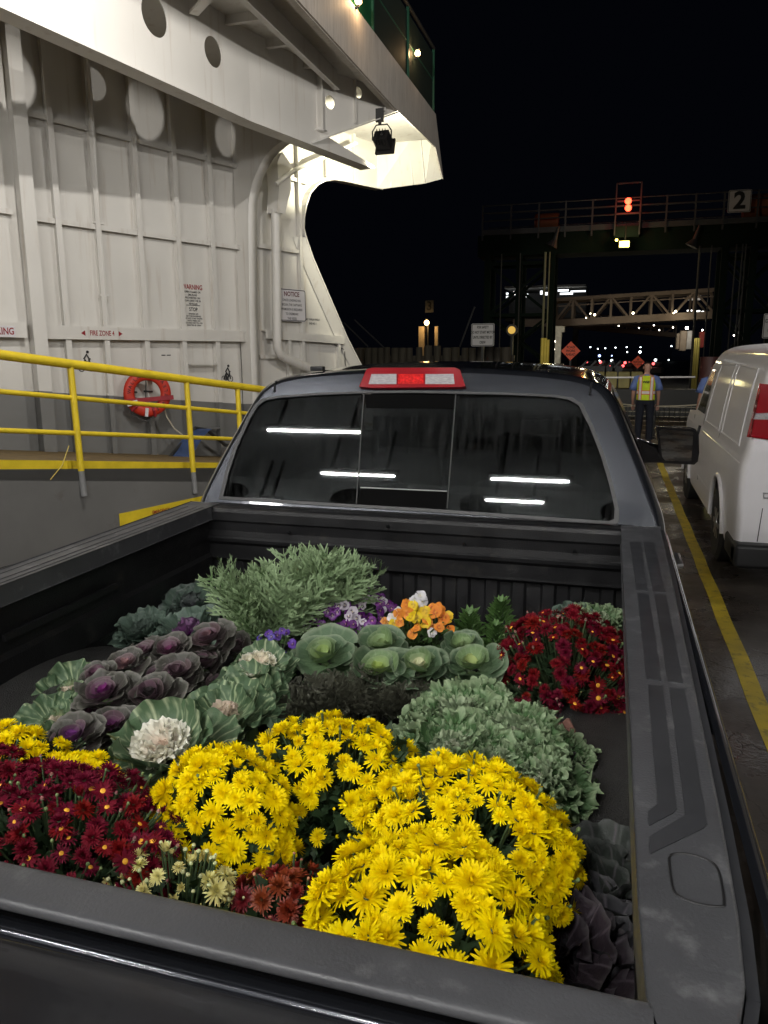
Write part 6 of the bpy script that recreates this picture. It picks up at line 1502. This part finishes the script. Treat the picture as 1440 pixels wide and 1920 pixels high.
for i, (px, py, z, rad, tp_, lab) in enumerate(((610, 1232, 1.14, .095, (.26, .36, .12), 'green cabbage leftmost in the green row, lit yellow green heart'), (712, 1258, 1.15, .088, (.34, .44, .12), 'green cabbage with an open bright heart, second in the green row'), (788, 1252, 1.16, .082, (.55, .56, .34), 'green cabbage with a whitish heart in the middle of the green row'), (885, 1248, 1.16, .085, (.38, .46, .18), 'green cabbage with a pale heart at the right end of the green row'), (718, 1212, 1.15, .078, (.24, .33, .14), 'green cabbage behind the second one of the green row'), (868, 1212, 1.15, .062, (.22, .30, .14), 'small green cabbage behind the right end of the green row'), (845, 1270, 1.12, .062, (.42, .46, .26), 'small pale hearted green cabbage between the middle and the right one'), (925, 1290, 1.08, .07, (.10, .16, .08), 'low dark green cabbage under the far right crimson chrysanthemum'))):
    rosette('ornamental_cabbage', lab, OC, px, py, z, rad, cab_green(tp_), 60+i, gp_g)
for i, (px, py, z, rad, lab) in enumerate(((858, 1370, 1.15, .125, 'frilly pale green kale at the back left of the frilly group'), (965, 1400, 1.14, .115, 'frilly green kale in the middle of the frilly group beside the brown leaf'), (850, 1425, 1.15, .11, 'frilly green kale directly behind the big yellow chrysanthemum'), (1000, 1478, 1.12, .105, 'frilly green kale nearest the empty wheel housing'), (1120, 1185, 1.10, .11, 'frilly green kale half hidden behind the far crimson chrysanthemum'))):
    rosette('ornamental_kale', lab, OK, px, py, z, rad, kale_curly(), 80+i, gp_c)
rosette('ornamental_kale', 'dull green kale with round leaves at the very back right under the bed header', OK, 1075, 1165, 1.12, .09, kale_blue((.07, .12, .06)), 86, gp_b)
rosette('ornamental_kale', 'blue green kale with a magenta heart at the back left', OK, 358, 1190, 1.12, .125, kale_blue((.24, .02, .24)), 90, gp_b)
rosette('ornamental_kale', 'dark blue green kale at the far left edge of the planting', OK, 275, 1190, 1.08, .115, kale_blue(), 91, gp_b)
rosette('ornamental_kale', 'dusky ruffled kale behind the feathery plant in the back left corner', OK, 365, 1140, 1.08, .12, kale_blue((.07, .06, .08), (.13, .15, .14)), 92, gp_b)
def c_dk(a, b): return c_rad(a, b, mixc(b, (.2, .2, .2), .35), 1, mixc(b, (.30, .26, .30), .7))
def cab_dark(a, b): return [[(7, 1.15, 14, 26, .78, .035, 9, .15, c_dk(a, b), (40, 10), -.1), (7, 1.0, 38, 22, .78, .04, 9, .2, c_dk(a, b), (40, 10), 0)], [(5, .7, 58, 20, .75, .06, 9, .3, c_dk(a, b), lo, .04), (4, .4, 72, 20, .8, .03, 4, .6, c_dk(a, a), lo, .08)]]
rosette('ornamental_cabbage', 'dark slate cabbage in the near right corner below the round hatch', OC, 1130, 1690, 1.08, .14, cab_dark((.032, .038, .032), (.045, .054, .047)), 101, 'dark cabbages by the tailgate')
rosette('ornamental_cabbage', 'dark plum cabbage nearest the tailgate, right of the yellow flowers', OC, 1040, 1790, 1.08, .12, cab_dark((.026, .018, .024), (.038, .028, .037)), 102, 'dark cabbages by the tailgate')
rosette('ornamental_cabbage', 'blackish cabbage at the right end of the tailgate', OC, 1150, 1810, 1.06, .13, cab_dark((.026, .026, .03), (.042, .042, .048)), 103, 'dark cabbages by the tailgate')
# ---------------- feathery plants
def feather(name, label, px, py, z, H, n, colr, seed, spread, lean, fine=1.0, group=None, zmin=.2):
    r = random.Random(seed); x, y = C(px, py, z); t = thing(name, label, 'leafy plant', (x, y, .875), group)
    pot(t, x, y, max(.92, z-.08), .09)
    mb = MB()
    def strip(p, d, L, w, n_, c0, c1, k=3, droop=0):
        d = d.normalized(); s = d.cross(n_).normalized(); vs = []; cs = []
        for i in range(k+1):
            t_ = i/k; q = p+d*L*t_+n_*(droop*L*t_*t_); ww = w*(.75+.5*math.sin(PI*t_*.9))*(1-t_*.65)
            vs += [q-s*ww/2, q+s*ww/2]; c = mixc(c0, c1, t_); cs += [c, c]
        mb.add(vs, [(2*i, 2*i+1, 2*i+3, 2*i+2) for i in range(k)], cs)
    for i in range(n):
        an = r.uniform(0, 6.28); q = math.sqrt(r.random())*spread
        d = Vector((math.cos(an)*q+lean[0], math.sin(an)*q*.8+lean[1], 1)).normalized()
        L = H*r.uniform(.55, 1.05); base = Vector((x+r.uniform(-.03, .03), y+r.uniform(-.03, .03), z))
        side = d.cross(Vector((r.uniform(-1, 1), r.uniform(-1, 1), r.uniform(-.2, .2)))).normalized(); nn = side.cross(d).normalized()
        m = 11; prev = base; w = .006*fine
        cc = mixc(colr[0], colr[1], r.random()*.7)
        for k in range(m):
            t_ = (k+1)/m; cur = base+d*L*t_+Vector((d.x, d.y, -.4))*L*.25*t_*t_
            strip(prev, cur-prev, (cur-prev).length*1.05, w*(1.2-t_*.5), nn, cc, cc, 1)
            if t_ > .22:
                for sd in (-1, 1):
                    ll = L*.17*(.45+1.3*math.sin(PI*min(1, t_*.9)))*r.uniform(.7, 1.2)*(1 if fine > .7 else .7)
                    dd = (d*.75+side*sd*.8+Vector([r.uniform(-.35, .35) for _ in range(3)])).normalized()
                    strip(prev, dd, ll, .0085*fine, nn, cc, mixc(cc, colr[1], .5), 3, r.uniform(-.2, .3))
                    for f_ in (.45, .7, .9):
                        for s2 in (-1, 1):
                            d2 = (dd+side*s2*.55+nn*s2*r.uniform(-.5, .5)+d*.2).normalized()
                            strip(prev+dd*ll*f_, d2, ll*.36*r.uniform(.6, 1.2), .0065*fine, nn, mixc(cc, colr[1], .4), colr[1], 2)
            prev = cur
    obj('foliage', mb, M_kale, t, smooth=True, angle=180)
    return t
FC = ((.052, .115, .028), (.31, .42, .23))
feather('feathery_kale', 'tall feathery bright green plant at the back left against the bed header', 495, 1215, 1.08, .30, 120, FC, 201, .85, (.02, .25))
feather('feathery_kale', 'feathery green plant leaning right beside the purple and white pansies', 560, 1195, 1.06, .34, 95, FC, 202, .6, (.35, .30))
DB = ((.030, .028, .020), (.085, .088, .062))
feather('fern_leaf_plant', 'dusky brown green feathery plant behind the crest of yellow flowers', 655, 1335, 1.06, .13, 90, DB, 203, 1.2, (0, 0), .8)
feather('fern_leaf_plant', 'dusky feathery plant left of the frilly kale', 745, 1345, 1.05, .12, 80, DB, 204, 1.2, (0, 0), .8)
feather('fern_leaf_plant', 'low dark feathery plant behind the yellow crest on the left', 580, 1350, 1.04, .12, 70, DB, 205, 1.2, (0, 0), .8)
# ---------------- pansies
def pansy_me(c_out, c_in, seed, blotch=(.03, .005, .03)):
    r = random.Random(seed); mb = MB()
    def pet(az, L, wd, zz, blo):
        ca, sa = math.cos(az), math.sin(az); p = r.uniform(0, 6)
        def f(u, v):
            phi = (u*2-1)*wd; R = L*(math.cos(phi*.8))**.4*(1+.05*math.sin(5*phi+p)); x = R*v*math.sin(phi); y = R*v*math.cos(phi); h = zz+.12*v*v*math.sin(3*phi+p)+.05*v
            return Vector((x*ca-y*sa, x*sa+y*ca, h))
        def c(u, v):
            k = mixc(c_in, c_out, v*1.2)
            if blo and .12 < v < .55: k = mixc(k, blotch, 1-abs(v-.33)*4)
            if v < .12: k = (.7, .5, .05)
            return k
        mb.grid(f, 10, 6, cfn=c)
    for az, L, wd, zz, b in ((.45, .95, .75, 0, 0), (-.45, .95, .75, .03, 0), (1.5, .85, .7, .07, 1), (-1.5, .85, .7, .09, 1), (PI, .95, .85, .12, 1)): pet(az, L, wd, zz, b)
    return proto_mesh('blossom', mb, [M_pansy])
M_pansy = mat('pansy petal', (1, 1, 1), .6, var=.08, scale=50, trans=.2, attr=True)
PM = {'pw': [pansy_me((.11, .008, .16), (.30, .05, .34), 1), pansy_me((.60, .55, .62), (.7, .66, .7), 2), pansy_me((.09, .006, .13), (.10, .01, .14), 3), pansy_me((.16, .02, .24), (.5, .42, .55), 4)],
      'oy': [pansy_me((.80, .30, .03), (.75, .22, .02), 5, (.6, .15, .02)), pansy_me((.82, .60, .01), (.8, .55, .02), 6, (.5, .3, .02)), pansy_me((.75, .74, .76), (.8, .8, .75), 7, (.6, .6, .6)), pansy_me((.80, .36, .10), (.78, .28, .04), 8, (.6, .2, .03))],
      'bl': [pansy_me((.08, .05, .35), (.25, .2, .5), 9), pansy_me((.10, .03, .30), (.1, .03, .3), 10)],
      'oo': [pansy_me((.80, .28, .03), (.75, .2, .02), 11, (.5, .1, .02)), pansy_me((.82, .58, .02), (.8, .5, .02), 12, (.5, .3, .02))], 'wh': [pansy_me((.75, .74, .78), (.8, .8, .76), 13, (.6, .6, .55))], 'gr': [pansy_me((.3, .33, .3), (.15, .15, .16), 14)]}
M_pleaf = mat('pansy leaf', (.060, .125, .035), .5, var=.25, scale=20, trans=.15)
def pansy(label, px, py, z, rx, ry, n, key, seed, size=.024, nl=130, h=.07):
    n = int(n*1.75); rx *= 1.12
    r = random.Random(seed); x, y = C(px, py, z); t = thing('pansy', label, 'flowering plant', (x, y, .875), 'pansies at the back of the bed')
    pot(t, x, y, max(.92, z-.1), min(rx, ry)*.8)
    mb = MB(); c = Vector((x, y, z-.04))
    for i in range(nl):
        an = r.uniform(0, 6.28); q = math.sqrt(r.random()); P = c+Vector((rx*q*math.cos(an), ry*q*math.sin(an), r.uniform(-.03, .05+h*(1-q))))
        leafpoly(mb, P, Vector((math.cos(an)*.8, math.sin(an)*.8, r.uniform(.2, 1.6))), Vector((r.uniform(-.5, .5), r.uniform(-.8, .2), 1)), r.uniform(.025, .042), r.uniform(.012, .02))
    for i in range(n):
        an = i*2.4+r.uniform(-.3, .3); q = math.sqrt((i+.5)/n); P = c+Vector((rx*q*math.cos(an), ry*q*math.sin(an), .05+h*(1-q*q)+r.uniform(0, .02)))
        place(t, 'blossom', r.choice(PM[key]), P, Vector((r.uniform(-.6, .6), -1.0+r.uniform(-.4, .4), r.uniform(.3, 1.0))), size*.76*r.uniform(.8, 1.15), r)
        mb.cur = 1; mb.tube([c, P-Vector((0, 0, .01))], .0016, 4, cap=False); mb.cur = 0
    obj('foliage', mb, [M_pleaf, M_stem], t, smooth=True, angle=180)
pansy('purple and white pansies beside the feathery plant', 622, 1180, 1.12, .10, .08, 30, 'pw', 301)
pansy('deep purple pansies with white faces, right of the purple and white ones', 690, 1158, 1.12, .09, .08, 26, 'pw', 302)
pansy('orange and yellow pansies in the middle of the back row', 768, 1190, 1.13, .075, .07, 16, 'oy', 303, .027)
pansy('orange pansies right of the white pansy', 815, 1190, 1.13, .05, .06, 9, 'oo', 304, .028)
pansy('white pansy between the orange ones', 782, 1168, 1.15, .035, .04, 5, 'wh', 305, .027, 30)
pansy('violet blue pansies under the feathery plant', 520, 1238, 1.09, .09, .05, 9, 'bl', 306, .020, 50)
pansy('single purple, white and orange pansy cluster in front of the green cabbages', 690, 1210, 1.12, .06, .05, 6, 'pw', 307, .022, 30)
def leafy(label, px, py, z, rad, seed):
    r = random.Random(seed); x, y = C(px, py, z); t = thing('leafy_seedling', label, 'leafy plant', (x, y, .875), 'bright green leafy plants'); pot(t, x, y, max(.92, z-.1), .05)
    mb = MB()
    for i in range(90):
        an = i*2.4; k = i/90; P = Vector((x+rad*.5*(1-k)*math.cos(an), y+rad*.5*(1-k)*math.sin(an), z-.05+.11*k))
        leafpoly(mb, P, Vector((math.cos(an), math.sin(an), .3+1.2*k+r.uniform(-.2, .2))), Vector((0, -.2, 1)), rad*r.uniform(.45, .7), rad*r.uniform(.18, .28))
    obj('foliage', mb, mat('bright leaf', (.085, .17, .045), .45, var=.2, scale=20, trans=.15), t, smooth=True, angle=180)
leafy('bright green leafy plant just right of the orange pansies', 880, 1190, 1.12, .075, 401)
leafy('bright green leafy plant touching the far crimson chrysanthemum', 938, 1165, 1.14, .07, 402)
leafy('low light green plant between the leafy ones and the green cabbages', 930, 1210, 1.10, .06, 403)
# dried brown leaf
mb = MB(); p = onz(1045, 1385, 1.12)
mb.grid(lambda u, v: Vector((p.x-.03+.06*u+.02*math.sin(5*v), p.y+.07-.14*v, p.z+.018*math.sin(6*v+3*u)+.012*math.sin(9*u))), 8, 14)
tag(obj('dried_leaf', mb, mat('dried leaf', (.16, .075, .055), .8, var=.4, scale=25), smooth=True, angle=180), 'curled dry brown leaf beside the frilly kale on the black wheel housing', 'leaf')
for i, (px, py, z, rad, ht, lab) in enumerate(((250, 1335, 1.15, .062, (.10, .04, .08), 'small dark cabbage low between the violet hearted and the round dark one'), (175, 1335, 1.15, .062, (.12, .05, .09), 'small dark cabbage between the tall magenta one and the violet one'), (275, 1222, 1.14, .06, (.10, .05, .07), 'dark cabbage at the back of the purple group, left of the pinkish hearted one'), (410, 1285, 1.10, .06, (.05, .04, .05), 'low dark cabbage tucked at the right foot of the purple group'))):
    rosette('ornamental_cabbage', lab, OC, px, py, z, rad, cab_purple(ht), 140+i, gp_p)
for i, (px, py, z, rad, lab) in enumerate(((905, 1345, 1.13, .10, 'frilly green kale at the back right of the frilly group'), (925, 1455, 1.13, .10, 'frilly green kale at the front of the frilly group, touching yellow buds'), (1030, 1425, 1.10, .09, 'small frilly green kale under the dry brown leaf'))):
    rosette('ornamental_kale', lab, OK, px, py, z, rad, kale_curly(), 180+i, gp_c)
